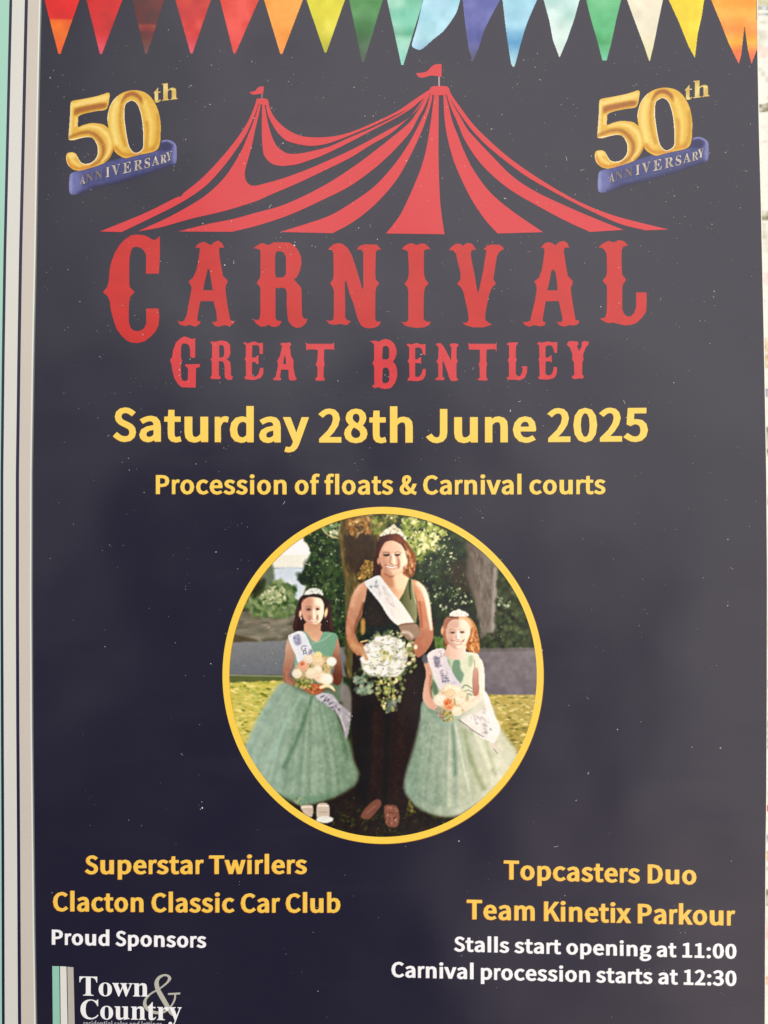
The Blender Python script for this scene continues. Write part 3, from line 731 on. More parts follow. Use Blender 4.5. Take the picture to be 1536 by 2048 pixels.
# ------------------------------------------------------------------ lines of type
SANS={' ':(78,[]),'&':(256,[[99,-5,132,-1,159,9,174,22,187,12,209,3,242,-7,258,34,231,41,217,49,212,54,224,74,240,103,257,145,198,145,186,114,175,92,169,79,158,92,137,115,126,133,144,148,168,174,179,206,171,234,149,254,114,261,76,252,51,229,42,197,45,177,50,157,56,143,37,127,16,102,8,71,20,32,52,5],[131,48,130,44,117,38,104,36,84,41,72,53,67,72,70,86,79,99,83,107,95,88,118,63],[101,167,102,172,97,185,97,196,100,211,106,221,115,224,120,222,123,215,125,205,121,189,108,175]]),'0':(218,[[109,-5,163,11,195,57,206,129,195,201,163,246,109,261,57,246,24,201,13,129,24,57,57,11],[109,36,94,45,79,74,73,129,79,184,94,213,109,221,126,213,140,184,145,129,140,74,126,45]]),'1':(212,[[26,0,194,0,194,41,142,41,142,257,102,257,85,249,68,244,38,238,38,204,84,204,84,41,26,41]]),'2':(201,[[10,0,190,0,190,42,109,42,95,41,82,40,88,37,130,79,165,130,179,182,167,224,138,252,95,261,62,257,35,243,3,218,40,190,62,209,76,217,90,220,108,216,118,202,122,182,111,141,77,91,10,29]]),'3':(212,[[101,-5,149,4,184,31,198,73,188,106,165,128,142,139,142,131,162,141,182,163,189,193,177,230,145,254,100,261,69,257,42,246,10,226,44,194,69,210,83,218,99,220,116,216,125,206,128,191,124,172,108,158,58,152,58,114,113,108,132,94,137,74,132,54,120,42,99,37,77,40,60,49,35,67,0,36,31,13,62,0]]),'5':(212,[[102,-5,149,6,185,38,199,86,186,134,153,163,108,171,91,170,76,167,85,167,88,215,186,215,186,257,35,257,25,132,56,117,76,126,87,131,98,132,120,126,133,111,138,86,133,59,118,42,97,37,75,40,59,49,33,66,-1,34,32,13,61,0]]),'8':(212,[[107,-5,155,4,189,30,201,66,194,98,175,121,158,133,158,127,171,140,186,163,192,189,182,226,152,252,108,261,66,252,35,228,23,191,29,165,45,144,58,132,58,139,39,124,19,100,11,68,24,30,59,4],[121,148,103,157,86,172,80,191,84,208,93,218,107,222,124,218,134,205,137,187,135,173,128,158],[107,34,86,39,73,52,67,71,71,89,80,105,91,116,116,104,136,88,143,67,139,50,127,39]]),':':(115,[[58,128,76,132,90,143,95,159,90,175,76,186,58,191,39,186,26,175,21,159,26,143,39,132],[58,-5,76,0,90,10,95,27,90,42,76,54,58,57,39,54,26,42,21,27,26,11,39,0]]),'C':(241,[[140,-5,176,0,206,13,239,37,203,69,177,49,161,41,143,39,108,50,85,80,77,129,86,178,109,207,144,218,160,216,174,209,198,193,232,225,204,244,176,257,142,261,78,245,32,199,15,128,32,58,76,11]]),'D':(259,[[30,0,112,0,182,15,228,61,243,129,227,198,182,242,109,257,30,257],[90,41,90,216,105,216,149,206,173,177,182,129,173,81,149,52,104,41]]),'J':(205,[[93,-5,141,7,169,37,176,78,176,257,116,257,116,82,113,55,104,42,89,39,77,41,66,48,47,69,2,43,30,15,58,0]]),'K':(244,[[30,0,90,0,90,81,119,120,190,0,258,0,157,156,245,255,179,257,84,139,90,257,30,257]]),'P':(240,[[30,0,90,0,90,96,120,96,175,105,213,132,227,178,213,225,173,250,119,257,30,257],[90,137,90,216,112,216,146,212,162,201,167,178,162,154,147,141,114,137]]),'S':(204,[[104,-5,151,5,184,33,195,71,187,105,167,129,140,144,106,159,90,167,80,177,76,192,80,205,89,214,107,218,123,216,138,209,161,193,192,225,162,246,137,257,106,261,64,252,32,226,22,189,31,156,52,134,76,120,110,105,127,96,137,85,140,69,136,54,125,43,104,39,85,42,66,51,39,72,6,38,40,13,69,0]]),'T':(228,[[84,0,144,0,144,215,222,215,222,257,6,257,6,215,84,215]]),'a':(215,[[85,-5,112,-1,136,10,152,22,137,22,140,0,192,0,192,118,184,159,158,189,113,199,80,195,52,186,20,170,45,136,73,149,89,155,106,157,123,152,130,140,131,127,75,116,31,92,16,54,25,23,49,3],[94,36,83,38,77,44,74,56,79,71,101,84,132,91,132,55,122,45,108,38]]),'b':(234,[[126,-5,174,9,208,44,222,100,212,151,181,187,133,199,107,195,84,186,84,179,86,197,86,278,28,278,28,0,79,0,82,19,66,19,81,8,103,-2],[119,37,109,38,96,43,86,51,86,137,98,148,113,155,123,157,144,150,156,132,160,100,154,65,140,44]]),'c':(197,[[115,-5,142,-2,165,7,197,23,167,58,144,44,132,39,120,37,96,44,81,65,74,97,81,129,97,150,121,157,130,156,139,151,161,140,193,172,166,187,145,196,118,199,66,187,28,152,13,97,27,43,64,7]]),'d':(235,[[105,-5,132,-1,154,10,169,21,153,21,156,0,208,0,208,278,148,278,148,201,151,184,154,188,134,196,109,199,61,187,26,150,14,97,24,43,56,8],[114,37,93,44,80,64,74,97,81,129,96,150,116,157,128,156,139,151,148,143,148,57,138,46,125,39]]),'e':(212,[[117,-5,145,-2,168,5,200,19,174,53,150,42,136,37,123,36,97,42,80,61,76,83,198,83,202,94,202,101,202,108,192,155,162,188,112,199,63,187,28,151,13,97,28,43,65,7],[76,119,80,137,95,154,113,158,131,154,142,139,144,119]]),'f':(132,[[8,154,32,154,32,0,92,0,92,154,132,154,132,194,92,194,92,214,94,231,98,238,106,242,109,241,115,240,136,234,151,273,127,278,115,280,101,281,64,274,39,250,32,216,32,194,8,192]]),'g':(215,[[105,-83,161,-73,201,-48,216,-13,206,17,177,34,136,38,99,38,83,40,80,44,79,50,79,55,82,60,80,61,82,59,93,57,106,56,147,64,177,89,189,126,186,143,179,157,183,156,212,156,212,194,134,194,127,197,116,198,104,199,63,191,32,165,20,127,25,105,36,87,46,76,46,82,39,75,28,62,24,45,27,30,35,17,42,12,42,17,30,8,17,-9,13,-27,26,-57,59,-77],[105,93,92,97,82,108,79,127,82,146,92,157,105,161,119,157,128,146,132,127,128,109,118,97],[110,-45,84,-42,72,-34,69,-21,70,-14,74,-6,78,-1,81,-2,90,-3,99,-3,131,-3,149,-4,154,-9,156,-17,152,-30,137,-41]]),'h':(240,[[29,0,89,0,89,134,103,146,116,154,130,156,144,153,151,141,154,116,154,0,214,0,214,121,208,162,183,189,141,199,110,195,85,182,85,174,89,197,89,278,29,278]]),'i':(114,[[28,0,86,0,86,194,28,194],[57,215,75,218,88,228,93,243,88,258,74,268,57,270,39,268,27,258,22,243,27,228,39,218]]),'k':(211,[[28,0,86,0,86,52,106,81,156,0,224,0,144,113,213,193,149,194,68,100,86,100,86,278,28,278]]),'l':(114,[[30,0,90,0,90,278,30,278]]),'m':(342,[[28,0,86,0,86,134,98,146,111,154,121,156,133,153,140,141,142,116,142,0,202,0,202,134,213,146,226,154,236,156,248,153,255,141,258,116,258,0,316,0,316,121,310,162,286,189,246,199,219,194,195,181,187,170,183,180,160,195,130,199,104,195,81,182,80,175,79,194,28,194]]),'n':(241,[[29,0,89,0,89,134,103,146,116,154,130,156,144,153,151,141,154,116,154,0,214,0,214,121,208,162,183,189,141,199,110,195,85,182,84,175,82,194,29,194]]),'o':(230,[[115,-5,166,7,203,43,217,97,203,152,166,187,115,199,65,187,28,152,13,97,28,43,65,7],[115,37,94,44,80,65,74,97,80,129,94,150,115,157,136,150,150,129,156,97,150,65,136,44]]),'p':(235,[[28,-75,86,-75,86,-7,84,11,83,6,103,-2,126,-5,174,9,208,44,222,100,212,151,181,187,133,199,106,195,83,185,81,179,78,194,28,194],[119,37,109,38,96,43,86,51,86,137,98,148,113,155,123,157,144,150,156,132,160,100,154,65,140,44]]),'r':(132,[[24,0,74,0,74,120,85,142,95,153,106,156,109,156,113,155,129,150,139,192,124,197,116,199,106,199,85,194,66,179,66,166,68,194,24,194]]),'s':(182,[[91,-5,135,3,164,26,174,57,163,89,136,107,107,118,88,126,78,133,75,142,77,150,83,156,97,159,108,158,120,153,143,141,174,172,145,188,122,196,96,199,55,192,26,170,17,140,27,111,53,92,81,81,100,74,112,65,115,54,113,45,107,38,92,35,75,37,60,44,33,59,1,27,34,8,62,-1]]),'t':(142,[[95,-5,109,-4,122,-1,144,4,132,44,113,38,106,36,104,36,94,39,89,47,87,63,87,154,137,154,137,194,87,194,87,245,37,245,34,194,4,192,4,154,32,154,32,63,37,28,58,4]]),'u':(247,[[104,-5,135,0,159,13,177,28,158,28,160,0,218,0,218,194,154,194,154,63,141,49,127,40,114,38,101,41,93,53,90,78,90,194,26,194,26,73,34,32,60,5]]),'v':(200,[[72,0,130,0,206,194,145,194,106,87,101,69,95,52,92,40,110,40,107,52,101,69,96,87,57,194,-5,194]]),'w':(299,[[61,0,118,0,148,102,153,119,157,136,159,147,139,147,141,136,146,119,150,103,180,0,239,0,299,194,240,194,209,85,205,68,201,52,200,41,220,41,209,85,176,194,125,194,92,85,88,68,83,52,81,41,102,41,92,85,61,194,0,194]]),'x':(192,[[-11,0,56,0,85,45,92,57,98,67,100,73,87,73,91,66,97,57,103,45,136,0,203,0,131,98,197,194,132,194,104,151,99,141,93,131,92,126,106,126,103,131,96,142,91,151,62,194,-6,194,61,101]]),'y':(200,[[45,-77,84,-68,111,-44,128,-10,206,194,146,194,108,90,96,45,114,45,111,57,104,74,98,90,56,194,-6,194,76,7,73,-3,65,-21,55,-32,42,-36,41,-36,36,-35,18,-32,6,-70,25,-75,34,-76]])}
SERIF={'A':(439,[[-9,0,-9,20,5,21,15,26,24,32,32,42,41,56,49,76,206,464,226,463,386,88,396,66,405,48,413,35,422,27,431,22,445,20,445,0,229,0,229,20,260,23,277,31,283,47,282,54,279,66,273,81,253,131,105,131,81,71,79,67,78,63,78,59,77,49,82,33,97,23,125,20,130,20,130,0],[115,162,242,162,178,316]]),'C':(470,[[258,-11,214,-7,175,3,137,20,105,43,78,71,56,104,39,142,29,183,26,227,30,272,39,313,56,350,79,383,106,411,140,433,177,450,217,460,260,463,293,461,329,452,368,439,375,436,382,435,389,434,403,437,413,447,419,463,439,463,439,306,420,306,403,345,381,377,356,404,329,424,299,436,266,440,200,416,159,345,146,225,161,114,205,47,279,26,306,28,332,35,359,47,383,62,407,82,429,108,449,89,397,33,333,0]]),'E':(444,[[14,0,14,19,36,20,52,24,62,31,70,42,74,58,75,78,75,367,74,392,69,410,62,422,52,430,37,434,16,436,16,453,401,453,401,318,383,318,375,355,361,383,340,403,313,417,277,425,233,427,220,427,209,426,201,425,195,423,191,419,188,414,186,408,185,398,185,386,185,246,194,246,222,248,244,256,259,269,272,287,281,312,288,344,306,344,306,117,287,117,284,143,280,163,273,180,264,194,254,205,242,211,226,216,208,219,186,220,185,220,185,68,186,54,189,43,194,37,202,33,214,30,231,30,262,31,290,34,314,41,336,50,354,61,371,76,386,95,399,117,411,144,432,144,404,0]]),'I':(263,[[13,0,13,19,35,23,51,28,61,34,69,43,74,57,75,75,75,385,74,403,70,416,63,424,53,430,37,434,13,436,13,453,246,453,246,436,224,434,208,430,198,424,190,416,186,403,185,385,185,77,185,65,187,54,189,45,194,38,200,33,207,28,217,25,231,22,248,19,248,0]]),'N':(496,[[404,-11,109,347,109,79,110,58,114,43,121,32,130,26,146,22,169,19,169,0,18,0,18,19,34,20,46,22,55,25,61,29,67,34,71,42,74,52,75,65,76,79,76,386,56,409,43,424,36,430,32,432,26,434,18,436,18,453,157,453,391,170,391,375,390,390,389,402,386,411,382,418,376,424,370,428,360,432,347,434,331,436,331,453,482,453,482,436,460,433,444,429,435,422,429,411,425,396,424,375,424,-11]]),'R':(475,[[15,0,15,19,37,22,53,26,62,33,69,44,73,60,75,81,75,377,73,396,69,410,62,421,52,428,37,433,16,436,16,453,218,453,279,450,330,441,369,425,397,402,414,370,419,332,408,283,374,246,318,223,434,51,441,41,448,33,454,28,460,23,469,20,479,19,482,19,482,0,338,0,201,210,184,210,184,81,185,60,189,44,196,33,206,26,222,22,244,19,244,0],[184,234,204,234,236,236,262,245,280,258,293,277,301,303,304,334,295,387,268,418,225,428,210,427,198,424,192,419,187,411,185,400,184,383]]),'S':(392,[[43,-11,43,159,64,159,77,113,93,78,113,51,138,32,165,21,198,17,221,19,242,26,257,37,269,52,276,70,279,89,273,117,255,139,225,159,164,190,127,209,99,229,77,251,62,274,53,300,50,330,52,356,57,379,67,401,80,419,96,435,116,447,137,457,161,462,186,464,200,464,214,462,230,459,247,456,265,451,283,446,292,445,301,444,311,445,317,452,320,464,341,464,341,317,322,317,315,341,305,363,293,382,280,399,265,414,248,426,232,435,214,440,195,442,174,440,156,434,142,423,130,410,124,396,122,378,123,362,129,348,139,335,153,324,170,313,190,303,254,273,280,260,302,247,319,233,333,219,344,204,352,188,357,171,360,153,361,133,359,106,352,80,341,58,325,38,306,21,282,8,255,-2,226,-8,193,-10,182,-10,171,-9,159,-8,148,-6,137,-3,127,1,116,4,107,7,99,9,93,11,89,12,86,12,79,12,74,10,71,7,68,4,66,-2,63,-11]]),'T':(425,[[92,0,92,19,115,21,131,25,142,32,150,43,154,60,156,81,156,430,150,430,117,427,89,417,67,400,49,378,37,350,31,316,11,316,11,453,412,453,412,315,394,315,375,379,334,417,270,430,265,430,265,81,267,59,271,42,278,31,289,25,306,21,330,19,330,0]]),'V':(430,[[212,-13,44,379,37,393,30,406,22,417,14,426,2,432,-14,436,-14,453,213,453,213,436,193,435,178,433,167,429,161,424,156,416,154,408,155,400,158,389,163,376,260,145,348,375,352,387,354,398,355,407,353,416,349,424,343,429,332,432,318,435,299,436,299,453,444,453,444,436,430,434,419,431,410,424,402,415,393,400,384,381,232,-13]]),'Y':(428,[[101,0,101,19,123,22,139,26,148,33,155,44,159,60,161,81,161,178,46,385,35,403,24,418,14,426,11,429,6,431,2,432,-3,433,-8,434,-13,435,-13,453,209,453,209,435,196,435,185,434,176,432,168,429,163,425,159,420,158,414,159,407,161,399,166,390,249,227,333,365,342,380,347,394,349,406,343,421,327,432,299,435,295,435,295,453,441,453,441,435,429,432,420,428,411,421,402,413,394,402,385,389,270,202,270,81,271,60,275,44,282,33,292,26,308,22,330,19,330,0]]),'h':(383,[[18,0,18,18,31,19,39,23,45,27,49,34,52,44,52,57,52,397,52,410,49,419,46,426,40,432,32,435,19,437,19,453,150,453,150,267,175,295,208,313,244,318,294,306,323,270,332,211,332,57,333,44,335,34,339,27,345,23,353,19,365,18,365,0,202,0,202,18,208,18,223,23,232,35,235,57,235,216,234,233,232,246,229,257,223,263,216,268,204,269,184,265,166,253,150,234,150,57,150,44,153,34,156,27,162,23,169,19,182,18,182,0]]),'n':(383,[[18,0,18,18,31,19,39,23,45,27,49,34,52,44,52,57,52,252,52,265,49,275,46,282,40,287,32,291,19,292,19,310,150,310,150,267,175,296,208,313,244,318,294,306,323,270,332,211,332,57,333,44,335,34,339,27,345,23,353,19,365,18,365,0,202,0,202,18,208,18,223,23,232,35,235,57,235,216,234,233,232,246,229,257,223,263,216,268,204,269,184,265,166,253,150,234,150,57,150,44,153,34,156,27,162,23,169,19,182,18,182,0]]),'o':(338,[[170,-10,141,-8,115,-1,90,11,69,27,52,47,38,70,27,96,21,124,19,154,21,184,27,213,38,239,52,262,69,281,90,297,115,309,141,316,169,318,197,316,223,309,247,298,268,282,285,263,300,240,310,214,317,185,319,154,317,123,310,94,300,69,286,46,268,26,247,11,223,-1,198,-8],[170,13,187,16,199,25,209,40,212,51,215,65,217,81,219,102,219,126,220,154,218,205,214,244,208,269,198,284,186,294,170,297,152,294,140,284,130,269,124,244,120,205,119,154,119,127,120,103,122,82,124,65,127,51,130,40,140,26,153,16]]),'r':(289,[[18,0,18,18,31,20,40,23,45,27,49,33,52,44,52,57,52,251,52,266,50,277,46,283,42,287,33,290,20,291,21,310,148,310,147,252,158,271,172,287,187,300,204,310,219,316,234,318,251,317,265,311,277,303,285,292,290,280,291,265,290,253,286,242,280,232,271,226,261,222,249,220,238,221,230,224,222,229,217,236,212,242,207,248,202,253,197,257,190,258,180,256,173,250,164,240,157,227,153,210,151,191,151,57,152,43,155,33,161,27,168,23,181,20,199,18,199,0]]),'t':(230,[[125,-9,100,-7,81,-1,66,10,56,26,50,46,48,71,48,277,20,277,20,299,46,323,68,346,88,368,105,388,118,405,129,423,146,423,146,310,210,310,210,277,146,277,146,82,147,70,149,60,151,52,156,46,161,43,169,42,183,46,195,57,207,77,224,67,200,24,166,-1]]),'u':(377,[[132,-10,104,-7,81,2,65,17,54,38,48,65,46,97,46,247,45,261,43,273,39,280,33,287,25,291,11,292,11,310,144,310,144,74,145,64,148,55,153,47,160,42,167,39,178,38,197,41,213,50,228,67,228,247,228,262,225,274,221,281,214,287,205,291,189,292,189,310,326,310,326,70,327,57,329,47,333,40,339,36,348,33,362,32,362,13,322,10,278,3,228,-10,228,39,218,26,204,13,187,3,170,-4,151,-9]]),'w':(437,[[122,-10,17,264,14,270,10,277,6,282,1,287,-3,290,-11,291,-11,310,140,310,140,291,131,291,125,289,122,287,119,284,117,281,116,275,118,265,122,252,168,129,211,234,201,265,197,274,193,281,190,286,186,290,178,292,168,293,168,310,325,310,325,291,309,289,301,283,298,275,298,268,300,261,337,142,382,255,385,262,386,269,387,274,386,280,384,284,381,287,375,289,367,291,356,293,356,310,447,310,447,293,438,291,432,288,427,282,422,275,418,267,414,257,306,-10,289,-10,224,195,142,-10]]),'y':(302,[[53,-139,37,-138,23,-132,10,-124,1,-112,-5,-99,-7,-82,-5,-71,-2,-60,5,-51,13,-44,25,-39,37,-38,47,-39,57,-42,66,-47,72,-55,75,-63,77,-74,76,-79,76,-85,77,-92,80,-94,87,-96,94,-93,104,-86,114,-72,120,-63,125,-53,129,-42,133,-30,137,-18,140,-4,36,250,32,259,28,267,25,273,21,278,18,283,15,285,11,289,5,291,-2,291,-5,291,-5,310,164,310,164,291,152,291,143,289,137,287,134,284,131,279,130,274,132,266,135,256,186,121,230,240,233,247,235,253,236,259,237,264,238,269,238,273,237,279,234,284,230,287,224,290,215,291,203,291,203,310,302,310,302,291,292,290,285,286,279,279,273,269,267,257,261,241,164,-23,153,-52,142,-76,131,-95,120,-110,109,-121,96,-130,84,-135,69,-138]])}
CAP = 257.0


def set_type(name, text, x0, x1, yl, yr, cap, colour, parent, layer=1, sag=0.0, font=None, unit=CAP, edge=None):
    """one line of type between x0 and x1, its baseline from yl to yr; a mesh for each word"""
    font = font or SANS
    row = empty(name, parent)
    pen, items = 0.0, []
    for ch in text:
        adv, cs = font[ch]
        items.append((pen, ch, cs))
        pen += adv
    allx = np.concatenate([np.array(c)[0::2] + p for p, ch, cs in items for c in cs])
    a, b = allx.min(), allx.max()
    kx, ky = (x1 - x0) / (b - a), cap / unit

    def place(p, c):
        c = np.array(c, float).reshape(-1, 2)
        x = x0 + (c[:, 0] + p - a) * kx
        t = (x - x0) / (x1 - x0)
        return np.c_[x, yl + (yr - yl) * t + sag * 4 * t * (1 - t) - c[:, 1] * ky]
    word = []

    def flush():
        if word:
            flat('word', list(word), colour, row, layer, even_odd=False, edge=edge)
            word.clear()
    for p, ch, cs in items:
        if ch == ' ':
            flush()
        word.extend(place(p, c) for c in cs)
    flush()
    return row


GOLD = ink((255, 207, 98), .03, 1.06)
GOLD_LOW = ink((247, 190, 84), .015, 1.16)
EDGE_TOP = (-.4, .9, ink((150, 104, 52), .03))
EDGE_LOW = (-1.1, .7, ink((206, 130, 44), .01, 1.1))
EDGE_WHITE = (-.9, .6, ink((160, 158, 166), .01))
WHITE = ink((242, 241, 240), .02, 1.15)
set_type('date_line', 'Saturday 28th June 2025', 225.7, 1296, 882.5, 882.5, 67, GOLD, booklet, edge=EDGE_TOP, sag=2.6)
set_type('procession_line', 'Procession of floats & Carnival courts', 311.8, 1211, 988, 988, 38, GOLD, booklet, edge=EDGE_TOP, sag=.8)
set_type('performer_line', 'Superstar Twirlers', 170, 614, 1748, 1747.5, 37, GOLD_LOW, booklet, edge=EDGE_LOW)['label'] = 'gold line at the left naming the twirlers'
set_type('performer_line', 'Clacton Classic Car Club', 106.5, 681, 1822, 1825, 38, GOLD_LOW, booklet, edge=EDGE_LOW, sag=1)['label'] = 'gold line at the left naming the car club'
set_type('performer_line', 'Topcasters Duo', 1008, 1393, 1758.5, 1769, 38, GOLD_LOW, booklet, edge=EDGE_LOW)['label'] = 'gold line at the right naming the duo'
set_type('performer_line', 'Team Kinetix Parkour', 934, 1470.5, 1838, 1851, 39, GOLD_LOW, booklet, edge=EDGE_LOW)['label'] = 'gold line at the right naming the parkour team'
set_type('sponsor_heading', 'Proud Sponsors', 104, 412.5, 1889, 1895.5, 30, WHITE, booklet, edge=EDGE_WHITE)
set_type('opening_line', 'Stalls start opening at 11:00', 908, 1473, 1902.5, 1917.5, 29.5, WHITE, booklet, edge=EDGE_WHITE)
set_type('start_time_line', 'Carnival procession starts at 12:30', 783, 1473, 1954, 1972, 30.5, WHITE, booklet, edge=EDGE_WHITE)

# ------------------------------------------------------------------ sponsor's logo
logo = empty('sponsor_logo', booklet)
Z7 = lambda p: TL(60, 1880, 3.072, p)
flat('logo_stripe', [Z7([(137, 160), (180, 161), (188, 780), (143, 780)])], ink((150, 205, 182), .015), logo, 1)['label'] = 'teal stripe'
flat('logo_stripe', [Z7([(185, 161), (224, 163), (236, 780), (192, 780)])], ink((228, 228, 220), .015), logo, 1)['label'] = 'white stripe'
flat('logo_stripe', [Z7([(229, 164), (267, 167), (281, 780), (240, 780)])], ink((190, 184, 172), .015), logo, 1)['label'] = 'beige stripe'


def ribbon_poly(pts, w):
    p = smooth(pts, 8, False)
    ww = np.interp(np.linspace(0, 1, len(p)), np.linspace(0, 1, len(pts)), w)
    t = np.gradient(p, axis=0)
    t /= np.hypot(t[:, 0], t[:, 1])[:, None]
    nrm = np.c_[-t[:, 1], t[:, 0]]
    return np.r_[p + nrm * ww[:, None] / 2, (p - nrm * ww[:, None] / 2)[::-1]]


amp = [ribbon_poly(Z7([(893, 330), (888, 368), (862, 412), (822, 442), (775, 446), (730, 430), (706, 398), (712, 362), (745, 328), (800, 296), (842, 262), (858, 236), (846, 219), (822, 216), (792, 232), (778, 262), (786, 304), (812, 352), (842, 404), (866, 446), (876, 462)]),
                   [3.4, 3.6, 3.4, 4.4, 6.0, 7.0, 7.4, 5.0, 3.4, 3.0, 4.0, 6.6, 4.2, 3.8, 6.0, 8.6, 9.2, 9.6, 9.2, 7.4, 3.0]),
       np.array(Z7([(848, 326), (924, 322), (922, 334), (848, 337)]))]
amp = [l if winding(np.array([l.mean(0)]), [l], False)[0] or True else l for l in amp]


def ccw(l):
    l = np.asarray(l, float)
    ar = np.sum(l[:, 0] * np.roll(l[:, 1], -1) - l[:, 1] * np.roll(l[:, 0], -1))
    return l if ar > 0 else l[::-1]


flat('ampersand', [ccw(l) for l in amp], ink((186, 186, 172), .01), logo, 1, even_odd=False)
set_type('logo_word', 'Town', 159, 297, 1990.8, 1993, 38.5, ink((230, 231, 230), .015, 1.14), logo, 2, font=SERIF, unit=455)
set_type('logo_word', 'Country', 161, 363.5, 2037.5, 2040.5, 38.5, ink((230, 231, 230), .015, 1.14), logo, 2, font=SERIF, unit=455)
set_type('tagline', 'residential sales and lettings', 167, 324, 2052, 2054, 10.5, ink((170, 170, 176), .015), logo, 2)

# ------------------------------------------------------------------ the two anniversary emblems
def make_emblem(fx, fy, label):
    """fx, fy carry the first emblem's photo pixels to this one's"""
    root = empty('anniversary_emblem', booklet)
    root['label'] = label
    cv = Canvas(122, 160, 360, 402, 0.8, (226, 182, 84))
    cv.tile(110, 150, 5.908)
    five = [(185,330),(215,305),(330,285),(480,255),(580,225),(625,208),(648,225),(640,300),(630,360),(600,410),(480,430),(360,455),(290,480),(275,500),(272,560),(275,615),(340,590),(430,570),(520,575),(580,590),(640,640),(690,720),(702,800),(695,880),(660,960),(600,1030),(500,1075),(400,1105),(300,1130),(220,1120),(160,1070),(135,1010),(132,960),(150,925),(200,915),(240,925),(265,960),(285,1000),(320,1040),(370,1050),(430,1035),(480,990),(505,930),(505,860),(480,790),(440,745),(380,735),(300,750),(215,775),(165,765),(160,740),(170,600),(180,450)]
    zero = [(620,520),(635,420),(670,330),(740,250),(830,200),(930,182),(1030,195),(1110,240),(1180,330),(1225,440),(1248,560),(1250,680),(1245,780),(1220,870),(1160,910),(1000,945),(900,970),(840,985),(780,965),(720,920),(700,890),(680,800),(640,660)]
    hole = [(830,360),(860,325),(905,305),(945,320),(980,360),(1010,440),(1030,540),(1042,660),(1045,780),(1040,860),(1010,900),(960,922),(920,905),(880,850),(855,750),(835,620),(820,480)]
    P = lambda l: smooth(cv.P(l), 4)
    # the drawn bevels: warm brown hollows, cream rims
    br, br2, cr, lt = (160, 98, 34), (190, 128, 48), (255, 246, 222), (250, 222, 138)
    cv.fill([(200,340),(420,270),(630,230),(620,300),(400,350),(230,390)], lt, 2.5, .8)
    cv.fill([(235,400),(420,355),(600,330),(600,385),(420,420),(280,455),(235,480)], br, 2.0, .85)
    cv.stroke([(200,345),(190,520),(178,730)], 5, (236, 216, 150), 2.2, .9)
    cv.stroke([(250,500),(245,600)], 4, lt, 2, .8)
    cv.stroke([(180,735),(300,690),(420,680),(500,730),(560,810),(575,900),(540,1000),(440,1070)], [5, 6, 7, 8, 8, 7, 6, 5], br, 3, .75)
    cv.stroke([(300,630),(430,605),(540,640),(620,720),(650,820),(630,930),(560,1020)], [4, 6, 8, 8, 7, 6, 4], lt, 3, .8)
    cv.stroke([(150,1010),(190,1075),(290,1105),(420,1085)], 4.5, (210, 130, 48), 2.2, .8)
    cv.stroke([(175,960),(215,1020),(290,1075)], 4, lt, 2.2, .7)
    cv.stroke([(690,880),(650,960),(590,1025)], 3.5, br2, 2, .8)
    cv.ell(200, 950, 50, 32, lt, .3, .5, .8)
    # zero
    cv.fill([(640,520),(700,320),(820,230),(790,420),(800,640),(850,880),(760,900),(690,760)], (232, 196, 98), 2, 1)
    cv.stroke([(790,330),(840,250),(920,225),(990,260),(1040,340)], [3, 7, 9, 8, 4], br, 2.4, .85)
    cv.stroke([(785,360),(770,520),(790,690),(830,830)], 6, br2, 3, .6)
    cv.stroke([(720,330),(690,470),(695,640),(730,800)], 9, (246, 222, 140), 4, .75)
    cv.stroke([(1060,330),(1110,470),(1130,640),(1115,800)], 10, (242, 212, 116), 4, .8)
    cv.stroke([(1085,560),(1095,700),(1080,850)], 6, br2, 3, .55)
    cv.stroke([(1215,480),(1222,640),(1205,800),(1150,880)], 7, (196, 146, 56), 3, .7)
    cv.stroke([(720,860),(790,930),(880,945),(1000,925)], 6, (206, 138, 56), 2.4, .8)
    cv.stroke([(1050,900),(1170,870)], 5, (206, 138, 56), 2.4, .7)
    # cream rims of the edges
    hp = P(hole)
    cv.stroke([tuple(p) for p in hp[::4]] + [tuple(hp[0])], 2.6, cr, .9, .95, raw=True)
    cv.stroke([(620,560),(635,430),(670,335),(740,255)], 1.6, cr, .8, .8)
    cv.stroke([(285,480),(275,560),(272,610)], 1.8, cr, .8, .8)
    cv.stroke([(285,482),(420,445),(600,412)], 1.6, (250, 220, 170), .8, .8)
    cv.stroke([(165,770),(300,745),(400,735),(470,775),(508,850),(508,940),(470,1010),(400,1052),(320,1045),(270,975)], 1.9, cr, .8, .9)
    cv.stroke([(133,965),(140,1020),(170,1080)], 1.5, cr, .8, .7)
    cv.stroke([(180,450),(165,700)], 1.4, cr, .8, .6)
    cv.C += cv.noise(5, 3)[..., None] * 4

    def emit(name, canvas, loops, layer, even_odd, sheen=.055, soft=None):
        cx, cy = (canvas.X[:-1, :-1] + canvas.X[1:, 1:]) / 2, (canvas.Y[:-1, :-1] + canvas.Y[1:, 1:]) / 2
        m = winding(np.c_[cx.ravel(), cy.ravel()], loops, even_odd).reshape(cx.shape)
        return grid_part(name, fx(canvas.X, canvas.Y), fy(canvas.X, canvas.Y), ink(np.clip(canvas.C, 0, 255), sheen), m, root, layer)

    five_p, zero_p = P(five), P(zero)
    # ribbon
    rv = Canvas(130, 270, 362, 402, 0.8, (82, 85, 130))
    rv.tile(110, 150, 5.908)
    ribbon = [(178,1180),(210,1152),(330,1115),(640,1020),(900,950),(1150,905),(1240,880),(1252,800),(1275,772),(1330,766),(1390,782),(1432,830),(1440,950),(1432,1030),(1390,1075),(1250,1120),(1000,1205),(700,1290),(420,1365),(330,1400),(230,1412),(180,1404),(165,1330),(170,1240)]
    rv.fill([(165,1170),(300,1130),(300,1400),(165,1410)], (118, 122, 174), 5, .85)
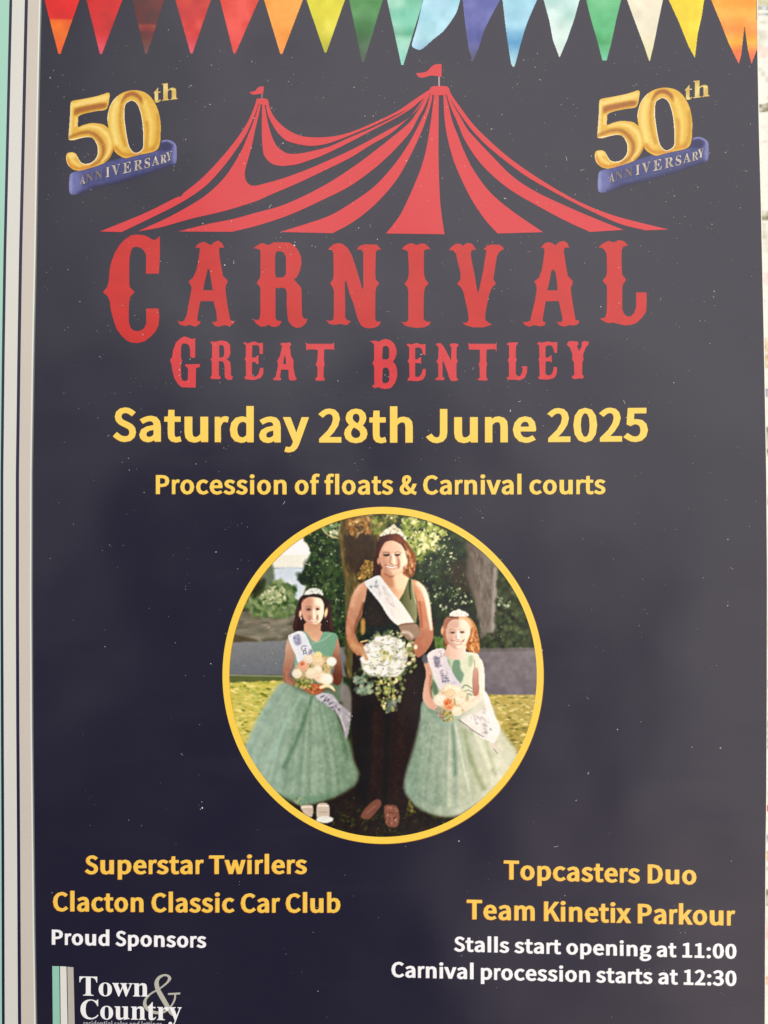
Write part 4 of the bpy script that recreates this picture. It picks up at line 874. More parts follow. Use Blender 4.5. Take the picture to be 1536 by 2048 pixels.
    rv.fill([(165,1170),(205,1150),(200,1410),(165,1410)], (150, 156, 202), 2.5, .8)
    rv.stroke([(340,1150),(640,1060),(900,990),(1200,925)], 5, (96, 98, 148), 3, .7)
    rv.fill([(1250,880),(1260,800),(1340,800),(1400,850),(1330,885)], (62, 60, 96), 2.5, .9)
    rv.stroke([(1255,785),(1330,775),(1400,810),(1432,860)], 3.2, (150, 150, 204), 1.6, .85)
    rv.fill([(1395,860),(1440,830),(1440,1040),(1395,1065)], (148, 150, 200), 3, .8)
    rv.stroke([(420,1370),(700,1295),(1000,1212),(1250,1128),(1390,1085)], 11, (56, 52, 76), 5.5, .9)
    rv.stroke([(300,1410),(420,1375),(560,1335)], 9, (58, 54, 76), 5, .9)
    rv.C += rv.noise(6, 9)[..., None] * 5
    emit('ribbon', rv, [smooth(rv.P(ribbon), 4)], 1, True, .05)
    emit('numeral', cv, [five_p], 2, True)['label'] = 'golden figure five'
    emit('numeral', cv, [zero_p, P(hole)], 3, True)['label'] = 'golden figure zero'
    # the word on the ribbon
    spots = [('A', 328, 1288, 62, 100, 0), ('N', 412, 1262, 84, 100, 1), ('N', 520, 1232, 88, 104, 1), ('I', 624, 1206, 46, 116, 0), ('V', 722, 1180, 98, 118, 0), ('E', 852, 1155, 96, 124, 0),
             ('R', 985, 1124, 104, 118, 0), ('S', 1092, 1098, 66, 112, 0), ('A', 1190, 1066, 86, 108, 0), ('R', 1284, 1042, 72, 100, 0), ('Y', 1350, 1010, 72, 104, 0)]
    rowe = empty('ribbon_word', root)
    rowe.parent = root
    loops, loops_d = [], []
    for ch, xc, yb, w, h, dark in spots:
        adv, cs = SERIF[ch]
        allx = np.concatenate([np.array(c)[0::2] for c in cs])
        a, b = allx.min(), allx.max()
        for c in cs:
            q = np.array(c, float).reshape(-1, 2)
            x = xc + (q[:, 0] - (a + b) / 2) * w / (b - a)
            y = yb - q[:, 1] * h / 455 - (x - xc) * .25
            px, py = x / 5.908 + 110, y / 5.908 + 150
            (loops_d if dark else loops).append(np.c_[fx(px, py), fy(px, py)])
    for o in (rowe,):
        bpy.data.objects.remove(o)

    def metal(V):
        t = 0.5 + 0.5 * np.sin(V[:, 1] * 1.3 + V[:, 0] * .8)
        return ink(np.outer(1 - t, (150, 140, 132)) + np.outer(t, (226, 216, 194)), .05)
    wd = empty('ribbon_lettering', root)
    bpy.data.objects.remove(wd)
    flat('lettering_shadow', [l + np.array((1.1, .9)) for l in loops + loops_d], ink((62, 60, 96), .05), root, 1.5, even_odd=False)
    flat('ribbon_lettering', loops, metal, root, 2, even_odd=False)
    flat('ribbon_lettering', loops_d, ink((128, 116, 108), .045), root, 2, even_odd=False)
    # the raised ordinal
    loops = []
    for ch, xa, xb, yb, top in (('t', 1166, 1252, 322, 152), ('h', 1262, 1450, 300, 98)):
        adv, cs = SERIF[ch]
        al = np.concatenate([np.array(c).reshape(-1, 2) for c in cs])
        a, b, hi = al[:, 0].min(), al[:, 0].max(), al[:, 1].max()
        for c in cs:
            q = np.array(c, float).reshape(-1, 2)
            x = xa + (q[:, 0] - a) * (xb - xa) / (b - a)
            y = yb - q[:, 1] * (yb - top) / hi - (x - xa) * .12
            px, py = x / 5.908 + 110, y / 5.908 + 150 + (1.2 if ch == 'h' else 1)
            loops.append(np.c_[fx(px, py), fy(px, py)])

    def pale_gold(V):
        t = 0.5 + 0.5 * np.sin(V[:, 1] * .6 + V[:, 0] * .9)
        return ink(np.outer(1 - t, (206, 172, 92)) + np.outer(t, (236, 218, 142)), .05)
    flat('ordinal', loops, pale_gold, root, 1, even_odd=False)


make_emblem(lambda x, y: x, lambda x, y: y, 'golden anniversary emblem with blue ribbon, left of the tent')
make_emblem(lambda x, y: (x - 132.9) * 1.030 + 1190, lambda x, y: (y - 337) * 1.0 + 333 - (x - 132.9) * .008, 'golden anniversary emblem with blue ribbon, right of the tent')


# ------------------------------------------------------------------ the round portrait
def make_portrait():
    root = empty('portrait_photo', booklet)
    cv = Canvas(446, 1014, 1088, 1688, 1.25, (46, 56, 34))
    X, Y = cv.X, cv.Y
    T0 = (440, 1010, 4.655)
    QA, QB, QC, QD = T0, (760, 1010, 4.655), (440, 1340, 4.655), (760, 1340, 4.655)

    # --- far background: trees, house, road, lawn
    G_D = [(30, 42, 24), (42, 58, 32), (36, 52, 34), (56, 74, 42), (48, 64, 34)]
    G_M = [(72, 100, 58), (88, 118, 66), (60, 88, 52), (104, 132, 78), (120, 140, 90)]
    G_Y = [(150, 168, 70), (186, 196, 96), (122, 146, 60), (208, 214, 130), (96, 122, 50), (170, 180, 84)]
    cv.tile(0, 0, 1)
    cv.dabs([(600, 1030), (1080, 1030), (1080, 1320), (600, 1320)], 900, 3, 9, G_D, 1, soft=.6)
    # house and sky at the left
    cv.fill([(520, 1150), (565, 1060), (612, 1070), (628, 1112), (560, 1118)], (252, 250, 240), 2.5, sm=False)
    cv.fill([(530, 1112), (622, 1110), (625, 1140), (610, 1180), (590, 1240), (528, 1240)], (206, 216, 218), 2.0, sm=False)
    cv.fill([(530, 1111), (625, 1111), (620, 1134), (528, 1134)], (222, 226, 218), 1.5, sm=False)
    cv.stroke([(545, 1137), (612, 1137)], 3, (160, 178, 186), 1.2)
    cv.fill([(549, 1142), (610, 1142), (592, 1205), (548, 1200)], (190, 208, 226), 2)
    cv.fill([(524, 1135), (546, 1130), (546, 1180), (524, 1190)], (96, 112, 92), 2.2)
    cv.fill([(565, 1170), (585, 1165), (580, 1225), (560, 1220)], (214, 222, 226), 3, .7)
    # ground behind
    cv.fill([(446, 1228), (600, 1210), (690, 1230), (700, 1300), (446, 1300)], (116, 114, 100), 3, sm=False)
    cv.dabs([(470, 1225), (690, 1225), (690, 1290), (450, 1290)], 240, 2, 6, [(126, 122, 106), (104, 104, 90), (140, 134, 116), (92, 92, 78)], 4, (1.5, 3.5), .6, rot=0)
    cv.fill([(446, 1272), (470, 1268), (520, 1284), (446, 1286)], (84, 76, 58), 2)
    cv.fill([(446, 1285), (560, 1282), (700, 1276), (700, 1354), (446, 1354)], vgrad(1284, 1350, (118, 124, 132), (100, 108, 118)), 1.6, sm=False)
    # hedge plants left
    cv.dabs(TL(*QA, [(290, 850), (420, 760), (560, 700), (700, 780), (720, 1000), (540, 1050), (300, 1020), (240, 930)]), 420, 2, 5, G_M + [(136, 156, 104), (64, 92, 50)], 6, soft=.6)
    cv.dabs(TL(*QA, [(340, 860), (480, 760), (620, 760), (600, 900), (420, 930)]), 90, 1.3, 3, [(160, 176, 128), (196, 202, 160), (140, 164, 110)], 7, soft=.6)
    cv.fill(TL(*QA, [(300, 860), (400, 680), (430, 700), (400, 800), (340, 860)]), (44, 46, 30), 2, .8)
    # big bush between house and trunk
    bush = TL(*QA, [(790, 290), (900, 200), (1130, 160), (1150, 600), (1180, 1300), (1060, 1300), (960, 1080), (900, 800), (720, 700), (760, 640), (800, 560), (850, 440)])
    cv.fill(bush, (38, 54, 30), 2)
    cv.dabs(bush, 560, 2, 6, [(36, 52, 28), (52, 76, 42), (30, 42, 24), (70, 96, 56), (44, 66, 38)], 8, soft=.55)
    cv.dabs(TL(*QA, [(950, 200), (1130, 170), (1120, 320), (1000, 300)]), 46, 1.5, 4, [(150, 176, 126), (206, 212, 176), (110, 146, 90), (84, 120, 70)], 9, soft=.5)
    cv.stroke(TL(*QA, [(960, 230), (1010, 280), (1100, 310)]), 3, (196, 184, 130), 1.2, .8)
    cv.dabs(bush, 150, .8, 2, [(112, 140, 92), (86, 116, 70), (20, 30, 18), (18, 24, 16), (140, 160, 120)], 73, soft=.4)
    # trunk behind the woman
    trunk = TL(*QA, [(1130, 160), (1420, 90), (1500, 200), (1440, 560), (1330, 700), (1240, 860), (1200, 1100), (1250, 1583), (1170, 1583), (1180, 1100), (1170, 780), (1130, 500)])
    cv.fill(trunk, (92, 80, 46), 2)
    cv.dabs(trunk, 260, 1.5, 4, [(104, 90, 52), (80, 70, 40), (122, 104, 58), (66, 58, 34)], 10, (2, 5), .6, rot=1.4)
    cv.fill(TL(*QA, [(1150, 300), (1300, 260), (1440, 300), (1450, 420), (1400, 560), (1300, 640), (1230, 640), (1170, 480)]), (58, 46, 26), 4, .9)
    cv.dabs(TL(*QA, [(1170, 140), (1400, 110), (1420, 250), (1260, 290), (1170, 220)]), 80, 1.5, 4, [(196, 150, 78), (166, 112, 54), (128, 84, 40), (220, 178, 108), (84, 58, 30)], 11, soft=.5)
    cv.dabs(TL(*QA, [(1350, 520), (1430, 520), (1420, 660), (1300, 700), (1280, 640)]), 110, .9, 2.4, [(206, 156, 74), (226, 182, 96), (150, 110, 50), (106, 84, 42), (188, 140, 62)], 12, soft=.6, alpha=(.35, .8))
    cv.stroke(TL(*QA, [(1190, 700), (1195, 1000), (1210, 1300), (1230, 1560)]), 9, (86, 84, 52), 4, .8)
    cv.dabs(TL(*QA, [(1420, 110), (1536, 110), (1536, 260), (1430, 280)]), 40, 2, 4, [(136, 150, 60), (176, 184, 86), (100, 112, 46)], 13, soft=.5)
    # right-hand leaves
    cv.tile(*QB)
    cv.dabs([(0, 90), (160, 90), (160, 170), (0, 200)], 30, 2, 4, [(120, 130, 60), (176, 160, 90), (90, 100, 44)], 14)
    cv.fill([(200, 110), (420, 150), (600, 240), (610, 420), (500, 480), (380, 560), (280, 400)], (84, 106, 44), 4, .9)
    cv.dabs([(200, 110), (420, 150), (620, 260), (600, 440), (420, 500), (330, 560), (240, 330)], 260, 1.6, 4.4, G_Y, 15, soft=.5)
    cv.dabs([(390, 230), (600, 290), (590, 430), (360, 440)], 46, 1.6, 3.6, [(222, 226, 152), (236, 236, 176)], 16, soft=.5)
    cv.dabs([(620, 280), (800, 330), (820, 700), (700, 900), (420, 900), (340, 700), (420, 520)], 320, 2, 6, [(36, 48, 30), (50, 68, 40), (42, 60, 40), (30, 38, 26), (66, 88, 54)], 17, soft=.6)
    cv.fill([(640, 540), (820, 520), (860, 800), (760, 820), (660, 700)], (58, 50, 40), 5, .8)
    cv.dabs([(40, 100), (420, 130), (640, 260), (700, 520), (420, 560), (200, 300)], 130, .8, 1.9, [(230, 232, 176), (206, 214, 140), (244, 244, 214), (40, 54, 26), (30, 40, 22)], 71, soft=.4)
    cv.dabs([(360, 500), (800, 500), (800, 1000), (420, 1000)], 110, .8, 1.8, [(98, 122, 84), (130, 150, 116), (24, 32, 20), (20, 26, 18)], 72, soft=.4)
    # second trunk
    cv.fill([(790, 330), (880, 370), (1100, 560), (1090, 800), (1080, 1100), (1070, 1240), (930, 1250), (920, 1000), (860, 850), (800, 640), (820, 480)], hgrad(930, 992, (92, 82, 72), (128, 120, 112)), 3, sm=False)
    cv.dabs([(850, 420), (1080, 600), (1080, 1100), (930, 1150), (900, 900)], 150, 1.3, 3.5, [(112, 102, 92), (86, 78, 68), (132, 124, 114), (100, 92, 84)], 18, (2, 5), .6, (.3, .7), rot=1.5)
    cv.stroke([(1070, 600), (1065, 800), (1050, 1060), (1050, 1200)], [6, 8, 7, 4], (156, 152, 144), 3, .8)
    cv.dabs([(1100, 650), (1250, 800), (1400, 1200), (1380, 1330), (930, 1340), (920, 1240), (1080, 1200)], 320, 2, 5, [(52, 66, 40), (68, 86, 54), (44, 52, 34), (84, 100, 66), (58, 60, 42)], 19, soft=.6)
    cv.dabs([(440, 770), (800, 770), (900, 900), (640, 1000), (460, 920)], 40, 1.1, 2.6, [(170, 186, 150), (206, 210, 186), (130, 150, 108)], 20, soft=.5)
    cv.dabs([(1090, 850), (1230, 870), (1200, 960), (1090, 930)], 14, 1.2, 3, [(176, 190, 160), (140, 156, 124)], 21, soft=.5)
    cv.dabs([(490, 1240), (600, 1240), (600, 1330), (490, 1330)], 40, 2, 4, [(84, 120, 52), (64, 96, 42), (100, 134, 64)], 22)
    # road and lawn at the right, lawn at the left
    cv.tile(0, 0, 1)
    cv.fill([(940, 1297), (1090, 1296), (1090, 1392), (940, 1392)], vgrad(1298, 1390, (118, 112, 120), (110, 104, 114)), 1.8, sm=False)
    cv.stroke([(955, 1301), (1080, 1299)], 5, (92, 88, 84), 2.5, .7)
    lawn_l = [(446, 1366), (575, 1362), (590, 1500), (446, 1500)]
    cv.fill([(446, 1350), (580, 1349), (580, 1372), (446, 1372)], (92, 104, 58), 1.5, sm=False)
    cv.stroke([(450, 1350), (572, 1353)], 2, (150, 158, 150), 1, .7)
    cv.fill(lawn_l, vgrad(1366, 1500, (192, 186, 80), (206, 188, 90)), 1.5, sm=False)
    cv.dabs(lawn_l, 520, 1, 2.6, [(204, 202, 98), (150, 160, 62), (226, 212, 120), (104, 118, 44), (184, 184, 80), (170, 186, 88)], 23, (1.5, 3.5), .5, rot=0.1)
    lawn_r = [(960, 1390), (1090, 1390), (1090, 1560), (1000, 1560)]
    cv.fill(lawn_r, vgrad(1390, 1500, (186, 168, 84), (164, 146, 62)), 1.5, sm=False)
    cv.dabs(lawn_r, 420, 1, 2.4, [(206, 196, 110), (150, 144, 60), (184, 174, 80), (224, 210, 134), (116, 116, 48)], 24, (1.5, 3.5), .5, rot=0.1)
    # dark foreground grass
    cv.fill([(590, 1560), (1000, 1560), (1000, 1690), (560, 1690)], (46, 40, 28), 4, sm=False)
    cv.dabs([(590, 1590), (960, 1590), (900, 1690), (620, 1690)], 420, 1.2, 3, [(52, 58, 30), (38, 36, 24), (62, 66, 36), (44, 48, 26), (34, 28, 22)], 25, (1.2, 2.6), .5)
    cv.dabs(TL(*QD, [(190, 1180), (260, 1200), (330, 1330), (230, 1300)]), 40, 1.2, 3, [(120, 112, 54), (96, 92, 44), (76, 80, 38)], 26)

    bg_end = None
    # --- the woman in the middle
    W = (690, 1040, 7.314)
    cv.tile(0, 0, 1)
    legs = [(716, 1280), (790, 1300), (866, 1276), (858, 1340), (846, 1420), (836, 1480), (822, 1560), (810, 1628), (772, 1628), (745, 1612), (712, 1606), (706, 1500), (702, 1420), (704, 1350)]
    cv.fill(legs, (46, 37, 33), 1.2)
    cv.fill([(716, 1400), (740, 1400), (745, 1600), (712, 1600)], (36, 28, 26), 5, .8)
    cv.stroke([(776, 1420), (772, 1520), (768, 1620)], 9, (36, 28, 26), 4, .8)
    cv.stroke([(750, 1430), (748, 1520), (740, 1600)], 10, (54, 44, 38), 5, .6)
    cv.stroke([(806, 1400), (800, 1500), (790, 1600)], 12, (52, 42, 36), 6, .6)
    cv.fill(TL(*QC, [(1310, 1370), (1350, 1290), (1440, 1210), (1490, 1210), (1500, 1260), (1430, 1350), (1380, 1390)]), (116, 72, 60), 1.3)
    cv.stroke(TL(*QC, [(1370, 1330), (1440, 1270)]), 4, (144, 92, 76), 2, .7)
    cv.fill(TL(*QD, [(45, 1260), (150, 1265), (180, 1350), (165, 1450), (110, 1465), (60, 1440), (40, 1340)]), (124, 78, 64), 1.3)
    cv.stroke(TL(*QD, [(100, 1290), (115, 1420)]), 6, (150, 96, 80), 3, .7)
    cv.dabs(TL(*QD, [(50, 1270), (170, 1270), (160, 1450), (60, 1440)]), 30, 1, 2, [(150, 96, 80), (110, 66, 56), (164, 112, 96)], 27)
    cv.tile(*W)
    # hair
    cv.fill([(480, 320), (560, 225), (680, 190), (800, 215), (890, 300), (960, 400), (1035, 520), (1042, 640), (1020, 760), (985, 830), (900, 850), (840, 800), (800, 760), (560, 760), (530, 820), (470, 850), (415, 815), (425, 700), (418, 600), (440, 480)], hgrad(745, 838, (54, 30, 23), (158, 94, 52)), 1.1)
    cv.stroke([(470, 420), (440, 560), (462, 680), (440, 800)], 3, (92, 54, 40), 1.6, .6)
    cv.stroke([(510, 480), (470, 620), (500, 760)], 2.4, (40, 22, 18), 1.4, .7)
    cv.stroke([(860, 360), (940, 500), (990, 640), (960, 770)], [3, 5, 6, 5], (214, 156, 92), 2, .7)
    cv.stroke([(800, 280), (880, 420), (915, 540)], 4, (92, 46, 28), 2, .8)
    cv.stroke([(850, 790), (900, 700), (880, 640)], 7, (140, 62, 32), 3, .8)
    cv.dabs([(870, 420), (1010, 520), (1020, 740), (860, 790), (900, 620)], 40, 1, 2.2, [(196, 130, 72), (150, 84, 44), (222, 170, 110), (120, 62, 34)], 28, (1.5, 3), .5, rot=1.3)
    # neck, chest
    cv.fill([(550, 700), (840, 700), (850, 800), (930, 845), (960, 900), (880, 1030), (795, 1180), (700, 1090), (610, 960), (540, 870)], hgrad(765, 812, (196, 138, 104), (246, 206, 164)), 1.0)
    cv.fill([(560, 760), (690, 820), (710, 980), (640, 960), (570, 880)], (184, 120, 88), 2, .6)
    cv.stroke([(590, 790), (660, 830), (720, 820)], 3, (150, 92, 70), 1.6, .7)
    cv.fill([(720, 820), (830, 780), (920, 860), (860, 1000), (760, 1010)], (250, 218, 180), 2.5, .8)
    # arms
    arm_l = [(330, 885), (235, 930), (150, 1020), (92, 1160), (50, 1320), (22, 1500), (14, 1650), (40, 1800), (100, 1900), (190, 1980), (280, 1970), (290, 1830), (200, 1780), (150, 1650), (190, 1500), (250, 1380), (285, 1230), (335, 1080), (345, 980)]
    cv.fill(arm_l, vgrad(1165, 1290, (206, 156, 124), (160, 98, 70)), 0.9)
    cv.stroke([(120, 1150), (70, 1400), (60, 1640), (120, 1830)], 7, (190, 126, 96), 3, .8)
    cv.stroke([(220, 960), (150, 1080), (110, 1250)], 8, (222, 176, 144), 4, .6)
    cv.dabs(arm_l, 40, 2, 4, [(196, 142, 112), (176, 118, 90), (206, 156, 126)], 97, (1.5, 3), .8, (.15, .35), rot=1.5)
    cv.stroke([(270, 1220), (220, 1380), (160, 1530), (150, 1640)], 5, (116, 66, 48), 2.6, .8)
    cv.fill([(30, 1700), (120, 1760), (280, 1860), (270, 1960), (160, 1950), (70, 1850)], (190, 136, 88), 2, .7)
    arm_r = [(985, 880), (1080, 900), (1150, 970), (1205, 1080), (1245, 1230), (1265, 1400), (1292, 1600), (1292, 1720), (1240, 1850), (1150, 1960), (1060, 2010), (1000, 1900), (1010, 1780), (1075, 1680), (1090, 1500), (1060, 1300), (1045, 1160), (990, 1000)]
    cv.fill(arm_r, vgrad(1200, 1300, (214, 140, 102), (176, 112, 84)), 0.9)
    cv.stroke([(1060, 930), (1150, 1030), (1205, 1200), (1235, 1400), (1262, 1600)], [8, 11, 9, 7, 4], (254, 238, 214), 2.2, .95)
    cv.stroke([(1020, 920), (1090, 1010), (1120, 1160)], 8, (232, 176, 138), 4, .6)
    cv.stroke([(1180, 1500), (1210, 1650), (1150, 1800)], 9, (206, 140, 112), 4, .6)
    cv.stroke([(1090, 1200), (1110, 1400), (1120, 1560)], 5, (164, 88, 62), 2.4, .7)
    cv.fill([(1010, 1640), (1080, 1650), (1180, 1600), (1270, 1640), (1240, 1820), (1120, 1930), (1040, 1880)], (180, 112, 86), 2.4, .7)
    # dress top
    cv.fill([(338, 985), (420, 1090), (560, 1300), (680, 1460), (760, 1560), (900, 1770), (600, 1790), (300, 1720), (298, 1540), (262, 1460), (258, 1300), (300, 1150)], (48, 44, 42), 0.9)
    cv.fill([(930, 870), (985, 860), (1000, 1000), (1045, 1170), (1050, 1320), (1040, 1500), (960, 1480), (850, 1260), (795, 1180), (860, 1060)], hgrad(800, 832, (84, 92, 52), (142, 146, 104)), 0.9)
    cv.stroke([(950, 880), (945, 1000), (960, 1150)], 3.2, (56, 58, 34), 1.2, .9)
    cv.stroke([(985, 880), (1000, 1050), (1040, 1220)], 2.2, (206, 190, 150), 1, .8)
    cv.fill([(300, 1560), (520, 1560), (700, 1500), (900, 1740), (760, 1790), (300, 1740)], (36, 50, 50), 2.5, .8)
    cv.fill([(235, 1470), (285, 1440), (290, 1640), (240, 1680)], (196, 142, 66), 1.5, .9)
    # sash
    cv.fill([(288, 912), (380, 850), (500, 808), (560, 880), (700, 1060), (860, 1260), (995, 1470), (1000, 1510), (790, 1545), (640, 1420), (520, 1230), (400, 1080), (330, 990)], hgrad(730, 825, (206, 214, 224), (238, 234, 226)), 0.8)
    cv.fill([(790, 1540), (1000, 1505), (1080, 1560), (1085, 1690), (1020, 1740), (950, 1770), (880, 1720)], (156, 128, 108), 1.0)
    cv.stroke([(850, 1640), (930, 1650), (980, 1700)], 6, (206, 190, 176), 2.2, .8)
    cv.stroke([(800, 1540), (900, 1520), (1010, 1510)], 3, (128, 96, 78), 1.2, .7)
    cv.dabs([(340, 920), (450, 880), (500, 1000), (420, 1040)], 18, 1, 2.4, [(160, 172, 182), (140, 152, 164), (188, 196, 204)], 29)
    cv.dabs([(450, 1000), (600, 950), (850, 1300), (700, 1380)], 50, 1.2, 3, [(214, 208, 208), (236, 226, 222), (192, 192, 200), (228, 226, 228)], 30, (1.5, 3), .6, (.3, .6), rot=.9)
    # face
    cv.fill([(530, 370), (600, 315), (700, 300), (800, 345), (865, 430), (890, 530), (880, 630), (842, 705), (785, 775), (712, 806), (640, 785), (570, 725), (520, 640), (497, 540), (510, 440)], hgrad(766, 808, (204, 152, 124), (248, 222, 192)), 0.8)
    cv.ell(490, 600, 22, 48, (196, 138, 112), 0, .4)
    cv.ell(890, 610, 24, 54, (250, 216, 176), 0, .4)
    cv.fill([(560, 390), (700, 335), (830, 400), (835, 450), (700, 440), (560, 450)], (230, 190, 166), 2, .6)
    cv.ell(862, 590, 42, 100, (253, 232, 204), 0, .7, .85)
    cv.ell(570, 620, 48, 56, (196, 138, 114), 0, .8, .6)
    cv.stroke([(558, 482), (600, 470), (652, 484)], 1.8, (128, 82, 68), .9, .75)
    cv.stroke([(728, 478), (775, 466), (822, 480)], 1.7, (164, 108, 84), .9, .7)
    cv.stroke([(566, 512), (605, 516), (650, 508)], [2.6, 5.2, 2.8], (62, 38, 34), 1.0, .95)
    cv.stroke([(726, 508), (762, 514), (802, 506)], [2.4, 4.8, 2.4], (84, 48, 38), 1.0, .95)
    cv.stroke([(560, 545), (610, 552), (660, 526), (705, 518), (760, 542), (830, 532)], .9, (176, 134, 116), .7, .5)
    cv.ell(662, 508, 9, 7, (240, 226, 214), 0, .6, .8)
    cv.stroke([(708, 505), (714, 560), (716, 632)], [3, 4.5, 5.5], (255, 238, 214), 1.6, .9)
    cv.stroke([(668, 540), (655, 610), (668, 640), (700, 650)], 2.4, (160, 106, 84), 1.3, .65)
    cv.stroke([(768, 548), (788, 610), (782, 690)], [3, 5, 4.5], (178, 106, 80), 2, .75)
    cv.stroke([(584, 656), (636, 684), (705, 692), (766, 658)], [1.6, 4, 4, 1.6], (142, 74, 62), 1.0, .8)
    cv.stroke([(604, 672), (655, 692), (710, 696), (756, 668)], [1.2, 3.2, 3.4, 1.2], (252, 242, 230), .7, .95)
    cv.stroke([(640, 708), (700, 715), (742, 700)], 1.8, (180, 112, 94), 1.1, .55)
    cv.ell(722, 752, 34, 20, (246, 210, 178), 0, .7, .6)
    cv.fill([(545, 690), (600, 760), (690, 800), (640, 740), (580, 680)], (168, 112, 88), 1.6, .6)
    # fringe and tiara
    cv.fill([(500, 400), (560, 280), (680, 215), (790, 240), (850, 330), (800, 340), (700, 295), (600, 315), (540, 390), (510, 470)], hgrad(765, 800, (74, 42, 32), (132, 72, 46)), 1.0)
    tiara = [(510, 232), (560, 165), (620, 120), (672, 92), (702, 66), (735, 96), (800, 125), (850, 190), (890, 255), (912, 330), (868, 270), (800, 215), (720, 195), (640, 198), (575, 225)]
    cv.fill(tiara, (206, 202, 178), 0.9)
    cv.dabs(tiara, 60, .9, 2, [(238, 234, 214), (176, 168, 140), (222, 216, 192), (248, 246, 232)], 31, soft=.4)
    # bouquet
    cv.tile(0, 0, 1)
    leafy = [(708, 1345), (728, 1290), (752, 1268), (800, 1262), (830, 1290), (832, 1330), (810, 1360), (800, 1410), (775, 1425), (760, 1390), (722, 1388)]
    cv.dabs(leafy, 190, 1.8, 4, [(96, 120, 70), (140, 156, 96), (70, 92, 58), (170, 180, 120), (60, 78, 56), (110, 134, 100)], 32, soft=.45)
    cv.dabs([(706, 1355), (740, 1345), (750, 1385), (715, 1390)], 46, 2, 4.5, [(96, 128, 112), (120, 146, 128), (80, 108, 96), (150, 168, 136)], 33, soft=.4)
    cv.dabs([(750, 1350), (795, 1350), (790, 1420), (768, 1424), (755, 1390)], 80, 1.6, 3.4, [(170, 178, 96), (206, 204, 130), (120, 136, 64), (226, 222, 160), (146, 160, 90)], 34, soft=.4)
    cv.dabs([(770, 1405), (798, 1400), (792, 1424), (776, 1426)], 14, 2, 4, [(110, 128, 116), (86, 100, 92)], 35)
    mass = [(724, 1335), (726, 1306), (740, 1284), (768, 1272), (796, 1278), (812, 1300), (812, 1330), (796, 1352), (760, 1352), (738, 1350)]
    cv.fill(mass, (226, 230, 220), 2)
    cv.dabs(mass, 60, 1.5, 3.4, [(176, 186, 160), (196, 204, 188), (150, 160, 124)], 37, soft=.5)
    rw = np.random.RandomState(21)
    for (x, y, r) in ((738, 1296, 10), (756, 1284, 11), (776, 1280, 10), (796, 1288, 10), (732, 1318, 11), (806, 1310, 10), (752, 1304, 11), (790, 1306, 11), (742, 1338, 10), (762, 1342, 11), (786, 1338, 11), (802, 1330, 9), (768, 1322, 10)):
        for k in range(6):
            t = k * 1.05 + rw.uniform(-.3, .3)
            c = rw.choice([252, 240, 224, 206, 190])
            cv.ell_raw(x + .55 * r * math.cos(t), y + .55 * r * math.sin(t), r * .56, r * .42, (c, c, c - 6), t, .35, .9)
        cv.ell_raw(x, y, r * .28, r * .24, (196, 204, 170), 0, .6, .8)
        cv.stroke([(x - r, y + r * .7), (x, y + r), (x + r, y + r * .6)], 1.5, (112, 124, 100), .9, .6, raw=True)
    cv.dabs([(762, 1302), (782, 1302), (782, 1322), (762, 1322)], 14, 1.6, 3.4, [(150, 156, 76), (186, 186, 110), (206, 204, 150)], 91, soft=.5)
    cv.dabs(mass, 24, 1, 2, [(120, 138, 96), (150, 160, 124)], 92, soft=.5)
    cv.dabs([(806, 1278), (832, 1285), (832, 1325), (812, 1340)], 26, 1.8, 4, [(170, 170, 100), (226, 214, 176), (130, 140, 70), (240, 232, 204)], 38)
    cv.dabs([(752, 1264), (800, 1258), (806, 1276), (760, 1276)], 20, 1.5, 3, [(210, 206, 160), (96, 120, 80), (150, 160, 104)], 39)
    cv.stroke([(706, 1290), (722, 1300), (734, 1318)], [9, 10, 6], (196, 146, 104), 2, .9)
    cv.stroke([(722, 1284), (734, 1281)], 3, (236, 206, 140), 1.2, .9)

    # --- the girl at the left
    Gt = (560, 1160, 8.53)
    cv.tile(*Gt)
    cv.fill([(300, 400), (340, 305), (420, 250), (560, 235), (700, 255), (790, 330), (860, 430), (880, 580), (895, 720), (905, 880), (720, 890), (430, 850), (370, 880), (225, 850), (250, 660), (275, 500)], (58, 36, 32), 1.0)
    cv.stroke([(850, 440), (870, 640), (880, 840)], 5, (82, 60, 50), 2.4, .6)
    cv.stroke([(300, 480), (280, 680), (260, 830)], 4, (84, 54, 44), 2, .6)
    cv.fill([(440, 720), (690, 720), (690, 850), (740, 910), (660, 1050), (560, 1040), (420, 890)], vgrad(1246, 1280, (196, 142, 110), (214, 172, 140)), 0.8)
    cv.fill([(70, 1720), (300, 1640), (900, 1600), (1060, 1640), (1085, 1900), (1040, 2080), (600, 2080), (200, 1960)], (96, 118, 98), 1.4)
    cv.fill([(135, 1000), (400, 870), (560, 1050), (660, 1050), (740, 890), (860, 890), (965, 925), (1000, 1060), (965, 1200), (900, 1290), (880, 1420), (870, 1500), (280, 1500), (240, 1300), (170, 1120)], hgrad(600, 672, (126, 168, 150), (104, 158, 130)), 0.8)
    cv.stroke([(560, 1070), (700, 1040), (860, 930)], 3, (150, 190, 166), 1.5, .6)
    a1 = [(130, 1010), (100, 1120), (82, 1300), (52, 1500), (55, 1700), (110, 1810), (240, 1790), (230, 1690), (165, 1620), (215, 1480), (245, 1350), (235, 1200), (170, 1090)]
    cv.fill(a1, vgrad(1290, 1352, (196, 156, 132), (150, 98, 78)), 0.8)
    cv.stroke([(110, 1560), (120, 1700), (200, 1760)], 4, (176, 122, 98), 2, .7)
    a2 = [(975, 990), (1015, 1100), (1035, 1300), (1055, 1500), (1062, 1700), (1000, 1800), (920, 1770), (880, 1680), (930, 1500), (890, 1300), (940, 1150)]
